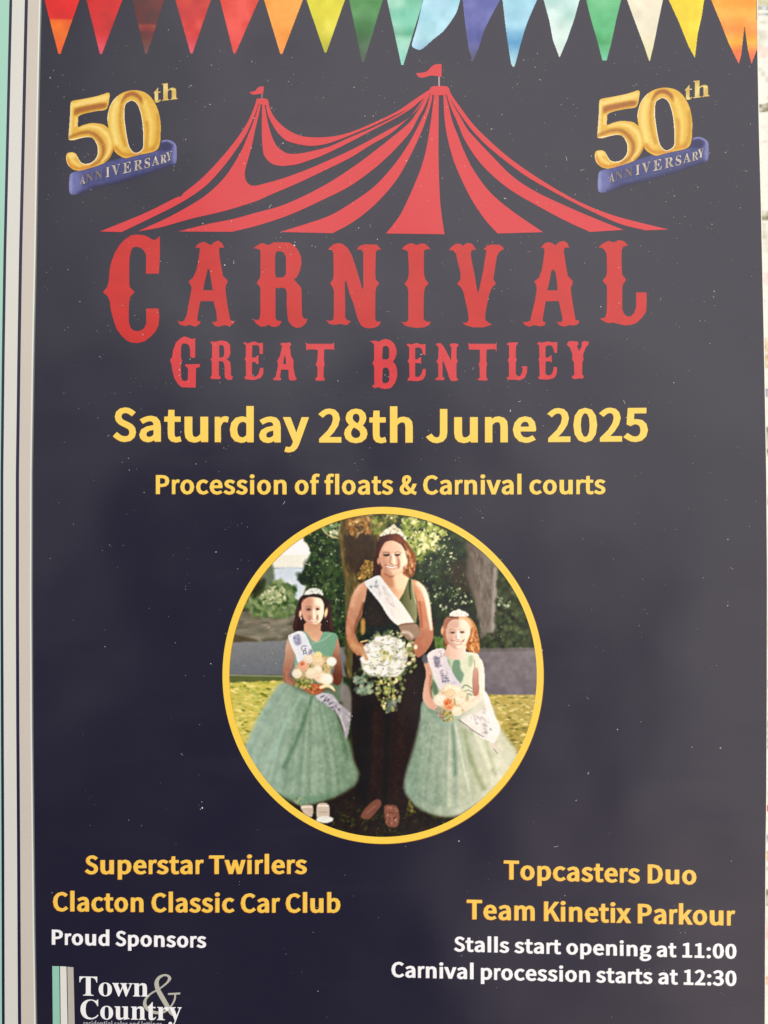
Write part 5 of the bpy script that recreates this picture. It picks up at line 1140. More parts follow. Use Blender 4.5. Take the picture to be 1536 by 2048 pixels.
    cv.fill(a2, vgrad(1290, 1350, (176, 132, 106), (104, 58, 44)), 0.8)
    cv.fill([(140, 962), (240, 900), (340, 868), (430, 920), (500, 1060), (560, 1200), (610, 1330), (480, 1410), (320, 1420), (270, 1290), (190, 1120)], hgrad(578, 625, (218, 222, 234), (206, 216, 232)), 0.7)
    cv.fill([(225, 970), (320, 925), (365, 1040), (350, 1100), (270, 1110)], (136, 142, 176), 1.4, .85)
    cv.dabs([(235, 970), (330, 930), (360, 1090), (270, 1100)], 16, .8, 1.5, [(100, 106, 146), (170, 176, 204)], 40)
    cv.stroke([(452, 1132), (420, 1120), (378, 1136), (366, 1172), (392, 1200), (430, 1194), (438, 1166), (410, 1164)], 1.4, (84, 88, 110), .6, .85)
    cv.stroke([(404, 1270), (396, 1212)], 1.4, (84, 88, 110), .6, .85)
    cv.stroke([(398, 1214), (440, 1206), (452, 1228), (436, 1244), (404, 1246)], 1.3, (84, 88, 110), .6, .85)
    cv.stroke([(430, 1246), (470, 1266)], 1.4, (84, 88, 110), .6, .85)
    cv.dabs([(470, 1190), (550, 1190), (560, 1270), (480, 1280)], 12, .7, 1.5, [(92, 96, 118), (130, 134, 154)], 93, (1.2, 2.4))
    # face
    cv.fill([(380, 340), (480, 285), (600, 285), (700, 310), (745, 400), (748, 560), (722, 660), (662, 742), (580, 768), (500, 742), (430, 692), (380, 605), (365, 480)], hgrad(618, 638, (206, 154, 132), (252, 226, 196)), 0.8)
    cv.ell(348, 575, 24, 62, (222, 178, 150), .1, .4)
    cv.ell(785, 560, 26, 78, (240, 200, 150), .2, .4)
    cv.ell(362, 655, 10, 20, (240, 226, 206), 0, .5)
    cv.fill([(400, 360), (520, 300), (560, 400), (540, 640), (440, 640), (390, 520)], (200, 148, 126), 2, .5)
    cv.ell(470, 380, 60, 44, (204, 140, 112), 0, .8, .5)
    cv.fill([(600, 320), (690, 330), (735, 420), (735, 560), (700, 640), (650, 560), (620, 440)], (254, 236, 208), 1.8, .7)
    cv.stroke([(442, 455), (488, 444), (535, 462)], 1.5, (126, 84, 72), .8, .6)
    cv.stroke([(605, 452), (645, 444), (685, 460)], 1.4, (156, 106, 84), .8, .6)
    cv.ell(488, 500, 46, 30, (136, 92, 82), 0, .7, .85)
    cv.ell(642, 493, 34, 26, (140, 90, 74), 0, .7, .85)
    cv.ell(490, 502, 24, 15, (52, 34, 33), 0, .5, .95)
    cv.ell(642, 495, 21, 15, (56, 36, 34), 0, .5, .95)
    cv.stroke([(576, 505), (582, 580), (584, 640)], [3, 4.5, 5.5], (255, 242, 218), 1.6, .85)
    cv.ell(508, 642, 38, 34, (168, 108, 88), 0, .8, .65)
    cv.ell(638, 640, 18, 44, (152, 84, 68), .1, .6, .75)
    cv.stroke([(496, 670), (542, 702), (600, 710), (656, 670)], [1.2, 3.4, 3.4, 1.2], (148, 78, 66), 1, .75)
    cv.stroke([(512, 684), (580, 706), (644, 680)], [1, 3.2, 1.2], (252, 236, 218), .8, .9)
    cv.stroke([(510, 742), (590, 764), (660, 735)], 2, (176, 122, 98), 1.4, .6)
    cv.ell(596, 738, 30, 14, (246, 214, 184), 0, .7, .6)
    # parting and tiara
    cv.fill([(360, 420), (400, 310), (500, 262), (620, 262), (720, 300), (760, 400), (700, 320), (600, 290), (480, 292), (400, 345)], (56, 34, 28), .9)
    t1 = [(412, 252), (440, 200), (500, 152), (585, 136), (665, 150), (720, 200), (742, 270), (665, 236), (560, 236), (470, 252)]
    cv.fill(t1, (206, 214, 208), .8)
    cv.dabs(t1, 30, .7, 1.5, [(236, 242, 236), (160, 166, 158), (190, 196, 188)], 41, soft=.4)
    # skirt
    cv.tile(*QC)
    skirt = [(560, 120), (640, 130), (700, 180), (820, 225), (900, 240), (1010, 320), (1090, 410), (1140, 560), (1205, 680), (1245, 850), (1292, 960), (1262, 1060), (1170, 1125), (1060, 1180), (960, 1215), (860, 1245), (760, 1262), (640, 1200), (500, 1130), (340, 940), (200, 760), (235, 700), (330, 490), (420, 320), (510, 180)]
    cv.fill(skirt, hgrad(500, 690, (148, 178, 166), (118, 148, 122)), 3.4)
    rs = np.random.RandomState(8)
    sl, sm_ = cv.mask(skirt, 3.4)
    keep = cv.C.copy()
    for k in range(44):
        t = (k + .5 + rs.uniform(-.3, .3)) / 44
        xt, yt = 600 + 430 * t, 150 + 180 * t
        xb, yb = 180 + 1120 * t, 760 + 520 * math.sin(min(1, t * 1.25) * math.pi / 2) - 260 * max(0, t - .72) / .28
        c = [(88, 124, 110), (158, 190, 180), (76, 110, 92), (140, 172, 156), (108, 144, 126)][rs.randint(5)]
        mx, my = (xt + xb) / 2 + 60 * (t - .5), (yt + yb) / 2 - 30
        cv.stroke([(xt, yt), (mx, my), (xb, yb)], [1.5, 4, rs.uniform(5, 12)], c, rs.uniform(2.5, 5), rs.uniform(.1, .26))
    cv.stroke([(860, 240), (800, 420), (720, 640), (600, 900)], [3, 6, 8, 8], (70, 112, 84), 4, .6)
    cv.stroke([(760, 240), (640, 440), (560, 620), (480, 800)], [3, 7, 9, 9], (152, 194, 184), 4, .5)
    cv.stroke([(1100, 440), (1140, 640), (1190, 820)], [5, 7, 8], (74, 112, 80), 4, .6)
    cv.fill([(560, 1150), (760, 1180), (1100, 1130), (1170, 1120), (900, 1245), (740, 1262)], (84, 128, 98), 4, .6)
    cv.C += ((cv.noise(18, 63) * 7 + cv.noise(7, 64) * 5)[..., None])
    full = np.zeros(X.shape)
    full[sl] = sm_
    cv.C = keep * (1 - full[..., None]) + cv.C * full[..., None]
    tulle = cv.noise(3, 81) * 5 + cv.noise(5, 82) * 5
    weave = tulle + (np.sin(X * 2 * math.pi / 5.0 + np.sin(Y * .9) * .8) * np.sin(Y * 2 * math.pi / 5.0)) * 7
    cv.C += (weave * full * np.clip((X - 520) / 120, 0, 1))[..., None]
    cv.dabs([(690, 1190), (760, 1190), (760, 1262), (700, 1230)], 26, 1, 2.2, [(150, 172, 140), (110, 136, 104)], 42)
    # socks and shoes
    cv.fill([(755, 1265), (860, 1262), (858, 1365), (800, 1350), (770, 1320)], (186, 172, 158), 1)
    cv.fill([(908, 1250), (1008, 1252), (1012, 1380), (910, 1390)], (190, 178, 164), 1)
    cv.stroke([(765, 1276), (855, 1274)], 3, (222, 218, 208), 1.2, .8)
    cv.stroke([(912, 1264), (1005, 1264)], 3, (226, 220, 210), 1.2, .8)
    cv.stroke([(925, 1320), (1000, 1325)], 2, (150, 136, 120), 1.2, .6)
    cv.fill([(895, 1390), (940, 1362), (1010, 1362), (1052, 1380), (1040, 1410), (980, 1424), (910, 1412)], (206, 214, 212), 1)
    # sash tail
    tail = [(890, 245), (960, 212), (1045, 230), (1105, 300), (1150, 340), (1215, 400), (1216, 460), (1200, 570), (1172, 648), (1150, 560), (1110, 440), (1060, 380), (980, 320)]
    cv.fill([(1120, 180), (1160, 120), (1215, 200), (1225, 400), (1200, 420), (1140, 330)], (132, 128, 128), 2.2, .85)
    cv.fill(tail, hgrad(630, 700, (196, 198, 212), (150, 148, 158)), 1.2)
    cv.dabs([(920, 240), (990, 235), (1110, 345), (1125, 400), (1060, 380), (960, 300)], 34, .7, 1.7, [(84, 84, 104), (110, 110, 128), (96, 96, 116)], 94, (1.2, 2.6), .5, (.5, .85), rot=-.5)
    cv.dabs(tail, 40, 1, 2.4, [(206, 206, 220), (140, 138, 152), (166, 166, 180)], 43, (1.2, 2.4), .5, (.3, .6), rot=.8)
    cv.stroke([(1120, 430), (1165, 560)], 2.4, (206, 204, 210), 1.2, .6)
    # bouquet
    cv.tile(*Gt)
    cv.fill([(230, 1720), (420, 1760), (640, 1780), (760, 1840), (700, 1930), (560, 1960), (420, 1880)], (168, 98, 66), 1.2)
    cv.dabs([(250, 1540), (480, 1520), (560, 1760), (520, 1880), (280, 1800)], 110, 1.2, 3, [(140, 150, 64), (100, 116, 50), (182, 182, 100), (206, 196, 130), (84, 96, 44)], 44)
    cv.dabs([(690, 1320), (830, 1320), (860, 1600), (740, 1600)], 60, 1.4, 3, [(176, 174, 84), (206, 200, 120), (140, 140, 64)], 45)
    rose = lambda x, y, r, c: (cv.ell(x, y, r * 1.12, r * 1.03, [v - 14 for v in c], 0, .22), cv.ell(x + r * .15, y - r * .1, r * .62, r * .55, [min(255, v + 8) for v in c], .4, .5, .7),
                               cv.stroke([(x - r * .5, y + r * .3), (x, y + r * .5), (x + r * .5, y + r * .1)], 1.4, [v - 44 for v in c], .8, .7),
                               cv.stroke([(x - r * .3, y - r * .1), (x, y - r * .3), (x + r * .25, y)], 1.1, [v - 52 for v in c], .7, .65),
                               cv.stroke([(x - r * .8, y - r * .3), (x - r * .3, y - r * .75), (x + r * .4, y - r * .7), (x + r * .8, y - r * .2)], 1.0, [v - 38 for v in c], .7, .5))
    cv.fill([(230, 1520), (360, 1380), (560, 1270), (740, 1290), (900, 1330), (940, 1420), (860, 1560), (880, 1720), (760, 1790), (560, 1700), (300, 1680)], (206, 176, 134), 2, .75)
    cv.dabs([(250, 1520), (360, 1390), (560, 1280), (740, 1300), (900, 1340), (920, 1420), (850, 1560), (860, 1700), (560, 1690), (300, 1670)], 90, 1, 2.6, [(132, 144, 64), (176, 178, 96), (96, 108, 48), (214, 196, 140), (226, 190, 150)], 98, soft=.45)
    for a in ((400, 1460, 80, (238, 180, 150)), (380, 1430, 36, (226, 140, 112)), (490, 1345, 72, (238, 224, 204)), (650, 1375, 92, (240, 214, 176)), (650, 1280, 60, (238, 224, 160)),
              (880, 1390, 74, (253, 248, 234)), (290, 1595, 76, (244, 226, 204)), (530, 1590, 84, (246, 226, 200)), (640, 1530, 70, (248, 232, 206)),
              (700, 1660, 92, (248, 228, 200)), (800, 1690, 92, (254, 244, 224)), (640, 1640, 60, (244, 220, 190))):
        rose(*a)
    cv.dabs([(480, 1790), (720, 1770), (740, 1880), (560, 1930)], 30, 1, 2.4, [(186, 96, 50), (150, 70, 38), (206, 130, 84)], 46)
    cv.stroke([(700, 1830), (800, 1800), (880, 1830), (925, 1890)], [6, 7, 6, 4], (246, 222, 176), 1.4, .95)
    cv.stroke([(720, 1890), (820, 1860), (930, 1900)], 2, (110, 80, 50), 1, .8)

    # --- the girl at the right
    Ht = (830, 1200, 7.877)
    cv.tile(*Ht)
    cv.fill([(440, 400), (470, 300), (545, 258), (700, 245), (810, 255), (890, 310), (955, 400), (990, 530), (1015, 700), (1005, 825), (900, 830), (820, 780), (560, 700), (520, 740), (475, 740), (455, 600), (415, 500)], hgrad(890, 945, (170, 108, 82), (206, 138, 78)), 1.0)
    cv.fill([(830, 640), (900, 560), (960, 600), (1005, 740), (990, 825), (900, 825), (820, 770)], (178, 98, 40), 1.6, .9)
    cv.dabs([(850, 420), (950, 430), (1005, 700), (990, 820), (850, 790), (880, 600)], 60, .9, 2.2, [(214, 140, 70), (160, 80, 32), (230, 166, 96), (140, 66, 28), (240, 190, 130)], 47, (1.5, 3), .5, rot=1.3)
    cv.stroke([(470, 700), (510, 720)], 5, (120, 64, 46), 2, .8)
    cv.ell(430, 480, 22, 60, (214, 160, 120), .1, .5)
    cv.fill([(455, 872), (500, 740), (520, 700), (800, 720), (805, 810), (980, 850), (1000, 900), (900, 960), (640, 960), (520, 920)], hgrad(890, 930, (214, 172, 154), (248, 222, 206)), .8)
    cv.fill([(140, 1560), (500, 1500), (1060, 1420), (1190, 1640), (1190, 1960), (700, 2060), (330, 2040), (110, 1860)], hgrad(860, 950, (112, 150, 130), (214, 216, 200)), 1.4)
    cv.fill([(440, 880), (560, 920), (640, 945), (760, 930), (820, 830), (980, 850), (1010, 920), (930, 1080), (910, 1300), (905, 1600), (800, 1720), (300, 1620), (270, 1300), (250, 1000)], hgrad(870, 945, (172, 192, 166), (222, 228, 204)), .9)
    cv.fill([(610, 960), (700, 950), (715, 1080), (770, 1180), (700, 1330), (640, 1260), (580, 1130)], (112, 152, 126), 1.2, .95)
    cv.fill([(490, 950), (540, 940), (560, 1080), (520, 1040)], (140, 168, 136), 1.6, .8)
    cv.fill([(840, 900), (900, 870), (920, 960), (870, 1060), (845, 1020)], (168, 186, 146), 1.6, .8)
    cv.fill([(260, 1250), (330, 1320), (370, 1460), (330, 1520), (270, 1420)], (92, 118, 86), 1.6, .9)
    cv.stroke([(740, 1390), (800, 1340), (890, 1390)], 2.2, (110, 126, 100), 1, .8)
    cv.stroke([(770, 1440), (840, 1420), (900, 1450)], 2.2, (130, 144, 116), 1, .7)
    cv.stroke([(780, 1500), (850, 1480), (890, 1500)], 3, (120, 132, 104), 1.2, .7)
    cv.fill([(780, 1510), (830, 1500), (830, 1580), (790, 1590)], (126, 126, 92), 1.4, .8)
    b1 = [(140, 990), (175, 1150), (140, 1350), (122, 1550), (200, 1690), (330, 1740), (360, 1690), (280, 1570), (245, 1430), (270, 1250), (250, 1050), (220, 980)]
    cv.fill(b1, vgrad(1325, 1410, (204, 152, 126), (212, 166, 146)), .8)
    cv.stroke([(250, 1200), (235, 1400), (270, 1540)], 4, (160, 104, 84), 2, .7)
    b2 = [(955, 870), (1050, 950), (1085, 1080), (1095, 1300), (1095, 1460), (1040, 1570), (960, 1650), (850, 1720), (770, 1760), (760, 1690), (850, 1600), (920, 1500), (1000, 1480), (1000, 1300), (985, 1110), (930, 1090), (930, 950)]
    cv.fill(b2, (248, 224, 202), .8)
    cv.stroke([(1030, 960), (1066, 1100), (1072, 1300), (1070, 1440)], 5, (255, 244, 230), 2.4, .8)
    cv.stroke([(935, 940), (940, 1080), (915, 1300)], 2.2, (132, 152, 120), 1.2, .7)
    cv.fill([(920, 1110), (985, 1070), (1000, 1300), (1000, 1490), (920, 1500), (912, 1300)], vgrad(1340, 1390, (206, 158, 142), (184, 122, 104)), .9)
    cv.stroke([(900, 1590), (960, 1540), (1020, 1500)], 4, (236, 200, 184), 2, .8)
    cv.fill([(110, 880), (200, 860), (210, 980), (130, 990)], (98, 98, 112), 1.4, .9)
    cv.fill([(200, 850), (330, 770), (460, 770), (480, 870), (560, 1080), (640, 1220), (730, 1350), (660, 1440), (430, 1440), (330, 1300), (260, 1110), (210, 980)], hgrad(860, 915, (220, 212, 218), (206, 206, 222)), .8)
    cv.fill([(290, 900), (370, 900), (400, 1020), (330, 1060)], (122, 120, 146), 1.3, .85)
    cv.dabs([(360, 780), (470, 790), (480, 900), (400, 900)], 24, .8, 1.8, [(190, 172, 168), (226, 214, 214), (170, 150, 150)], 48)
    cv.dabs([(300, 890), (400, 900), (420, 1060), (340, 1080)], 22, .8, 1.6, [(96, 96, 120), (150, 148, 170), (190, 186, 200)], 49)
    cv.dabs([(370, 1090), (500, 1110), (520, 1200), (420, 1210)], 22, .7, 1.6, [(120, 118, 142), (150, 148, 170), (180, 176, 194)], 95, (1.2, 2.4))
    cv.dabs([(420, 1225), (530, 1215), (540, 1290), (430, 1300)], 24, .7, 1.5, [(96, 98, 122), (130, 130, 150)], 96, (1.1, 2))
    cv.dabs([(400, 1300), (620, 1300), (700, 1400), (460, 1420)], 24, 1, 2.2, [(190, 190, 206), (226, 220, 226), (170, 172, 190)], 51)
    # face
    cv.fill([(495, 350), (570, 295), (700, 280), (800, 300), (860, 400), (870, 520), (832, 625), (790, 720), (722, 780), (640, 775), (570, 722), (512, 640), (484, 520)], hgrad(900, 925, (206, 164, 146), (246, 218, 194)), .8)
    cv.fill([(500, 370), (600, 310), (690, 300), (685, 420), (600, 440), (510, 460)], (208, 168, 150), 1.6, .7)
    cv.stroke([(540, 475), (590, 462), (640, 480)], 1.6, (170, 128, 112), .8, .7)
    cv.stroke([(700, 470), (745, 458), (790, 472)], 1.5, (196, 150, 132), .8, .7)
    cv.ell(592, 512, 46, 19, (152, 114, 108), 0, .6, .9)
    cv.ell(742, 505, 38, 18, (164, 116, 100), 0, .6, .9)
    cv.ell(594, 514, 20, 13, (70, 50, 52), 0, .5)
    cv.ell(742, 508, 12, 11, (96, 70, 66), 0, .5)
    cv.stroke([(682, 500), (688, 560), (690, 600)], [3, 5, 6], (255, 250, 240), 1.8, .9)
    cv.stroke([(650, 560), (650, 610), (690, 622)], 1.8, (176, 126, 112), 1, .6)
    cv.fill([(700, 320), (800, 330), (856, 420), (862, 520), (820, 620), (780, 640), (760, 540), (720, 440)], (253, 234, 214), 2.2, .45)
    cv.ell(745, 505, 34, 17, (166, 116, 102), 0, .6, .85)
    cv.ell(744, 508, 19, 12, (82, 56, 54), 0, .5, .95)
    cv.ell(556, 596, 46, 42, (210, 158, 144), 0, .8, .55)
    cv.stroke([(566, 628), (616, 656), (685, 670), (745, 654), (776, 622)], [1.2, 3.2, 3.8, 3.2, 1.2], (154, 78, 72), 1, .8)
    cv.stroke([(598, 652), (640, 668), (690, 675), (745, 654)], [1, 3.0, 3.2, 1.2], (252, 240, 232), .8, .9)
    cv.stroke([(620, 694), (680, 704), (735, 692)], 1.8, (200, 136, 124), 1.1, .55)
    cv.ell(700, 735, 36, 22, (252, 236, 220), 0, .7, .7)
    cv.fill([(520, 660), (580, 730), (650, 772), (640, 740), (570, 680)], (190, 140, 122), 1.6, .6)
    # fringe, tiara
    cv.fill([(470, 420), (490, 320), (560, 268), (690, 262), (690, 300), (590, 310), (520, 370), (500, 450)], (160, 104, 82), .9)
    cv.fill([(690, 262), (800, 270), (880, 340), (900, 460), (850, 380), (780, 310), (690, 300)], (222, 180, 136), .9)
    cv.stroke([(540, 272), (680, 268)], 2.6, (96, 60, 46), 1, .8)
    t2 = [(548, 250), (556, 205), (600, 172), (660, 158), (690, 140), (722, 160), (800, 188), (852, 245), (780, 262), (690, 262), (600, 258)]
    cv.fill(t2, (226, 220, 214), .8)
    cv.dabs(t2, 24, .7, 1.6, [(250, 248, 242), (196, 186, 176), (236, 232, 226)], 52, soft=.4)
    # skirt
    cv.tile(*QD)
    skirt2 = [(395, 320), (470, 380), (560, 500), (640, 520), (740, 450), (900, 400), (1040, 330), (1090, 480), (1180, 630), (1300, 820), (1180, 1010), (960, 1220), (860, 1290), (740, 1362), (600, 1375), (480, 1352), (350, 1290), (262, 1200), (216, 1100), (236, 950), (296, 760), (350, 540)]
    keep2 = cv.C.copy()
    cv.fill(skirt2, hgrad(820, 1000, (128, 156, 138), (212, 216, 194)), 3.4)
    sl, sm_ = cv.mask(skirt2, 3.4)
    for k in range(44):
        t = (k + .5 + rs.uniform(-.3, .3)) / 44
        xt, yt = 430 + 560 * t, 350 + 60 * t
        xb, yb = 210 + 1080 * t, 1090 + 300 * math.sin(t * math.pi) - 280 * t
        cl = [(84, 120, 106), (132, 166, 152), (96, 136, 120), (116, 152, 136)] if t + rs.uniform(-.2, .2) < .48 else [(186, 196, 160), (224, 230, 208), (160, 178, 138), (212, 220, 192)]
        cv.stroke([(xt, yt), ((xt + xb) / 2 + 50 * (t - .5), (yt + yb) / 2 - 20), (xb, yb)], [1.5, 4, rs.uniform(5, 12)], cl[rs.randint(4)], rs.uniform(2.5, 5), rs.uniform(.1, .28))
    cv.stroke([(700, 500), (740, 700), (780, 900), (830, 1120)], [3, 3.5, 4, 4], (196, 212, 190), 1.8, .85)
    cv.stroke([(670, 500), (690, 720), (700, 960)], [4, 6, 8], (74, 118, 96), 4, .6)
    cv.stroke([(780, 560), (830, 780), (900, 960), (960, 1100)], [4, 7, 9, 10], (134, 154, 104), 5, .7)
    cv.stroke([(980, 640), (1020, 800), (1060, 960)], [4, 6, 8], (172, 184, 146), 4, .6)
    cv.stroke([(880, 560), (960, 760), (1020, 900)], [4, 8, 10], (226, 230, 208), 4, .7)
    cv.fill([(760, 430), (880, 390), (1000, 380), (1040, 560), (1000, 660), (860, 570), (770, 490)], (226, 224, 222), 1.2)
    cv.fill([(960, 190), (1010, 250), (1060, 400), (1120, 540), (1110, 590), (1060, 680), (1000, 640), (1010, 480), (980, 340)], (238, 236, 232), 1.0)
    cv.dabs([(770, 430), (1000, 390), (1060, 620), (1000, 650)], 50, 1, 2.6, [(246, 246, 242), (196, 192, 200), (172, 170, 180), (236, 232, 232)], 53, (1.2, 2.6), .5, (.4, .8), rot=.7)
    cv.stroke([(720, 458), (800, 510), (860, 560), (960, 620)], 1.6, (70, 70, 60), .8, .7)
    cv.stroke([(1050, 690), (1075, 730), (1090, 770)], [6, 5, 3], (226, 206, 206), 1.6, .8)
    cv.stroke([(1060, 735), (1092, 775)], 1.2, (90, 80, 84), .7, .7)
    cv.C += ((cv.noise(16, 61) * 7 + cv.noise(7, 62) * 5)[..., None]) * 1.0
    full2 = np.zeros(X.shape)
    full2[sl] = sm_
    sash_box = (X > 960) & (Y < 1500)
    f2 = np.maximum(full2, np.clip(sash_box * 1.0, 0, 1))
    cv.C = keep2 * (1 - f2[..., None]) + cv.C * f2[..., None]
    cv.C += (weave * full2 * np.clip((960 - X) / 60, .25, 1))[..., None]
    # bouquet
    cv.tile(*Ht)
    cv.dabs([(430, 1680), (600, 1700), (590, 1900), (500, 1960), (420, 1880)], 60, 1, 2.6, [(150, 146, 56), (186, 170, 90), (110, 106, 44), (200, 190, 120)], 54)
    cv.dabs([(330, 1700), (440, 1700), (450, 1880), (350, 1880)], 30, 1, 2.4, [(170, 142, 126), (140, 116, 100), (192, 164, 150)], 55)
    cv.fill([(320, 1560), (460, 1370), (640, 1350), (790, 1460), (850, 1640), (720, 1790), (480, 1720), (340, 1650)], (222, 196, 160), 2, .75)
    cv.dabs([(330, 1560), (460, 1390), (640, 1360), (780, 1460), (830, 1640), (720, 1770), (480, 1710)], 60, 1, 2.6, [(150, 150, 80), (190, 180, 110), (226, 196, 160), (236, 176, 136)], 99, soft=.45)
    for a in ((400, 1570, 92, (250, 232, 212)), (540, 1400, 78, (250, 236, 208)), (640, 1440, 92, (248, 238, 212)), (560, 1480, 76, (244, 214, 176)), (700, 1560, 84, (246, 236, 210)),
              (512, 1612, 56, (238, 146, 96)), (530, 1680, 60, (240, 168, 118)), (660, 1750, 74, (250, 234, 206)), (800, 1660, 66, (250, 234, 208)), (750, 1500, 60, (246, 232, 200))):
        rose(*a)
    cv.stroke([(620, 1560), (630, 1640)], 3, (190, 140, 64), 1.4, .8)
    cv.dabs([(470, 1560), (560, 1560), (560, 1700), (470, 1680)], 12, 1, 2.4, [(232, 120, 70), (206, 96, 50), (244, 180, 130)], 56)

    # --- the printed photo as a whole: fine screen, slight softness
    cv.C = blur1(cv.C, .5)
    cv.C = cv.C + .38 * (cv.C - blur1(cv.C, 1.8)) + .1 * (cv.C - blur1(cv.C, 9))
    rnd = np.random.RandomState(77)
    cv.C += rnd.normal(0, 3.0, X.shape)[..., None] + cv.noise(6, 5)[..., None] * 3
    # contrast of the print
    grey = cv.C.mean(axis=2, keepdims=True)
    cv.C = grey + (cv.C - grey) * .86
    cv.C = np.clip(cv.C, 0, 255)
    rgb = ink(np.clip(cv.C * np.array((1.03, 1.0, .955)), 0, 255), .016, 1.15)

    # who is who, cell by cell
    cx, cy = (X[:-1, :-1] + X[1:, 1:]) / 2, (Y[:-1, :-1] + Y[1:, 1:]) / 2
    q = np.c_[cx.ravel(), cy.ravel()]

    def inside(*loops):
        m = np.zeros(cx.shape, bool)
        for tile_, l in loops:
            ox, oy, s = tile_
            m |= winding(q, [smooth(TL(ox, oy, s, l), 4)], True).reshape(cx.shape)
        return m
    disc = np.hypot((cx - 766) / 315, (cy - 1350.5) / 330) < 1
    one = (0, 0, 1)
    girl_l = inside((Gt, [(225, 850), (250, 660), (275, 500), (300, 400), (340, 305), (412, 252), (440, 200), (500, 150), (585, 134), (665, 148), (725, 200), (790, 330), (860, 430), (880, 580), (905, 880), (970, 930), (1020, 1100), (1050, 1400), (1062, 1700), (1000, 1810), (560, 1960), (60, 1800), (50, 1500), (100, 1100), (140, 960)]), (QC, skirt), (QC, tail), (QC, [(750, 1240), (1000, 1230), (1054, 1380), (980, 1426), (780, 1340)]))
    girl_r = inside((Ht, [(110, 880), (330, 770), (475, 740), (415, 500), (440, 400), (470, 300), (550, 205), (690, 138), (800, 186), (890, 310), (955, 400), (1015, 700), (1000, 850), (1050, 950), (1095, 1300), (1095, 1460), (1200, 1700), (600, 1960), (300, 1760), (122, 1550), (140, 1200)]), (QD, skirt2), (QD, [(960, 190), (1010, 250), (1120, 540), (1090, 770), (1000, 640)]))
    woman = inside((one, legs), (W, arm_l), (W, arm_r), (W, [(425, 805), (440, 480), (510, 232), (620, 120), (702, 64), (800, 125), (890, 255), (1035, 520), (1020, 780), (1080, 900), (1090, 1600), (1000, 1900), (300, 1900), (290, 1500), (250, 1350), (330, 1000), (288, 912)]), (one, leafy), (one, [(706, 1355), (740, 1345), (750, 1385), (715, 1390)]), (QC, [(1310, 1370), (1440, 1210), (1500, 1260), (1380, 1390)]), (QD, [(45, 1240), (150, 1245), (180, 1350), (165, 1450), (60, 1440)])) & ~girl_l & ~girl_r
    rest = disc & ~(girl_l | girl_r | woman)
    grid_part('garden_background', X, Y, rgb, rest, root, 1)
    for m, lab in ((woman, 'woman with tiara, white sash and white bouquet, dressed in dark green'),
                   (girl_l, 'dark-haired girl in a green tulle dress holding cream and peach roses'),
                   (girl_r, 'red-haired girl in a pale green tulle dress holding cream roses')):
        grid_part('person', X, Y, rgb, disc & m, root, 1)['label'] = lab
    th = np.linspace(0, 2 * math.pi, 241)[:-1]
    rim = lambda a, b: np.c_[766 + a * np.cos(th), 1350.5 + b * np.sin(th)]
    flat('photo_frame', [rim(321, 336.8), rim(307.5, 323.2)], ink((253, 201, 82), .02, 1.12), root, 2, edge=(.8, .8, ink((196, 138, 50), .02)))


make_portrait()


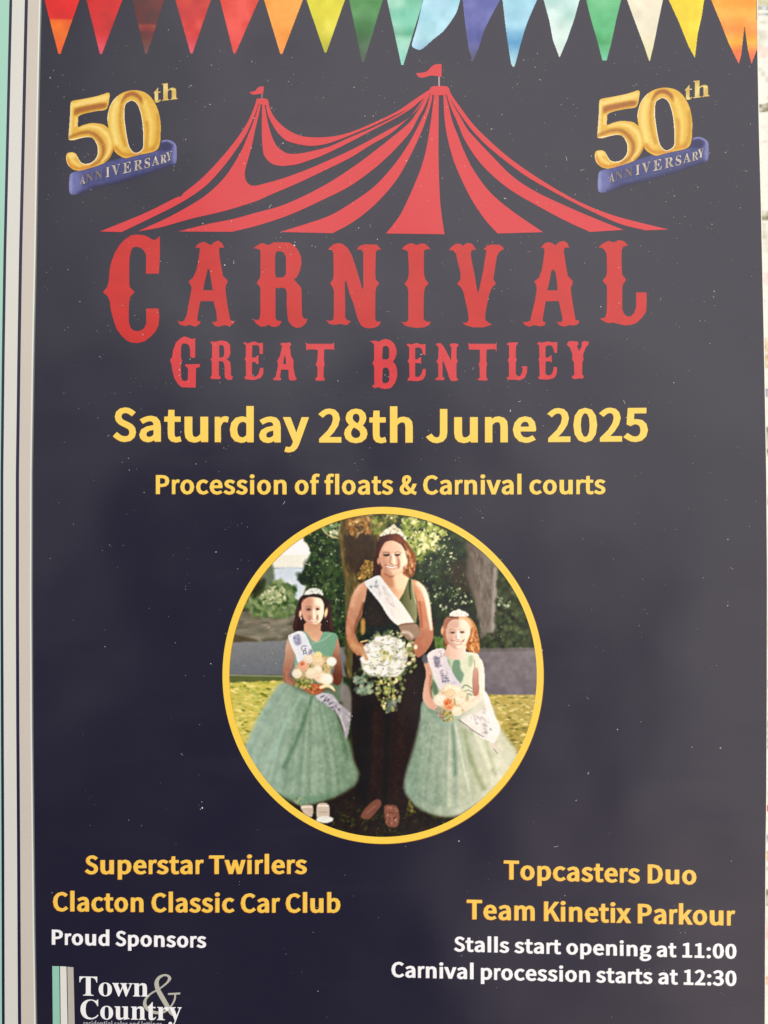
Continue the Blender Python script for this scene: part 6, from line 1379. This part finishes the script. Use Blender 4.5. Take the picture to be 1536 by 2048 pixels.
# ------------------------------------------------------------------ dust lying on the gloss
def make_dust():
    r = np.random.RandomState(11)
    vs, fs = [], []

    def speck(px, py, a, b, rot, h):
        n = 6
        base = len(vs)
        x, y = float(wx(px)), float(wy(py))
        for k in range(n):
            t = 2 * math.pi * k / n
            u, v = a * math.cos(t) * r.uniform(.75, 1.2), b * math.sin(t) * r.uniform(.75, 1.2)
            vs.append((x + (u * math.cos(rot) - v * math.sin(rot)) * S, y + (u * math.sin(rot) + v * math.cos(rot)) * S, 1.6e-4))
        vs.append((x, y, 1.6e-4 + h))
        for k in range(n):
            fs.append((base + k, base + (k + 1) % n, base + n))
    n = 0
    while n < 1250:
        # denser over the upper half and in loose clusters
        if r.rand() < .55:
            x, y = r.uniform(85, 1520), 90 + abs(r.normal(0, 1)) * 520
        else:
            x, y = r.uniform(85, 1520), r.uniform(60, 2040)
        if y > 2045 or (y > 1300 and r.rand() < .5):
            continue
        m = 1 if r.rand() < .8 else r.randint(2, 5)
        for k in range(m):
            px, py = x + (r.normal(0, 9) if k else 0), y + (r.normal(0, 9) if k else 0)
            if not (at(FOLD, py) + 6 < px < at(EDGE, py) - 6):
                continue
            s = 0.44 * math.exp(r.normal(0, .42))
            el = 1.0 if r.rand() < .86 else r.uniform(1.5, 2.6)
            speck(px, py, min(s * el, 2.6), min(s, 1.4), r.uniform(0, math.pi), 3e-5)
            n += 1
    # a few short fibres
    for k in range(16):
        x, y, t = r.uniform(100, 1500), r.uniform(120, 1950), r.uniform(0, math.pi)
        bend = r.uniform(-.5, .5)
        for j in range(r.randint(3, 6)):
            speck(x, y, 1.2, .42, t, 2.5e-5)
            x += 1.7 * math.cos(t)
            y -= 1.7 * math.sin(t)
            t += bend * .5
    me = bpy.data.meshes.new('dust')
    me.from_pydata(vs, [], fs)
    m, nt, p = node_mat('pale_lint')
    p.inputs['Base Color'].default_value = (.80, .79, .76, 1)
    p.inputs['Roughness'].default_value = .9
    n1 = nt.nodes.new('ShaderNodeTexNoise')
    n1.inputs['Scale'].default_value = 400
    cr = nt.nodes.new('ShaderNodeValToRGB')
    cr.color_ramp.elements[0].position = .35
    cr.color_ramp.elements[0].color = (.30, .29, .30, 1)
    cr.color_ramp.elements[1].position = .62
    cr.color_ramp.elements[1].color = (.85, .84, .80, 1)
    g = nt.nodes.new('ShaderNodeNewGeometry')
    nt.links.new(g.outputs['Position'], n1.inputs['Vector'])
    nt.links.new(n1.outputs['Fac'], cr.inputs['Fac'])
    nt.links.new(cr.outputs['Color'], p.inputs['Base Color'])
    o = link('dust', me, None, m)
    o['kind'] = 'stuff'
    o['label'] = 'fine pale dust and lint scattered over the navy cover'
    o['category'] = 'dust'


make_dust()
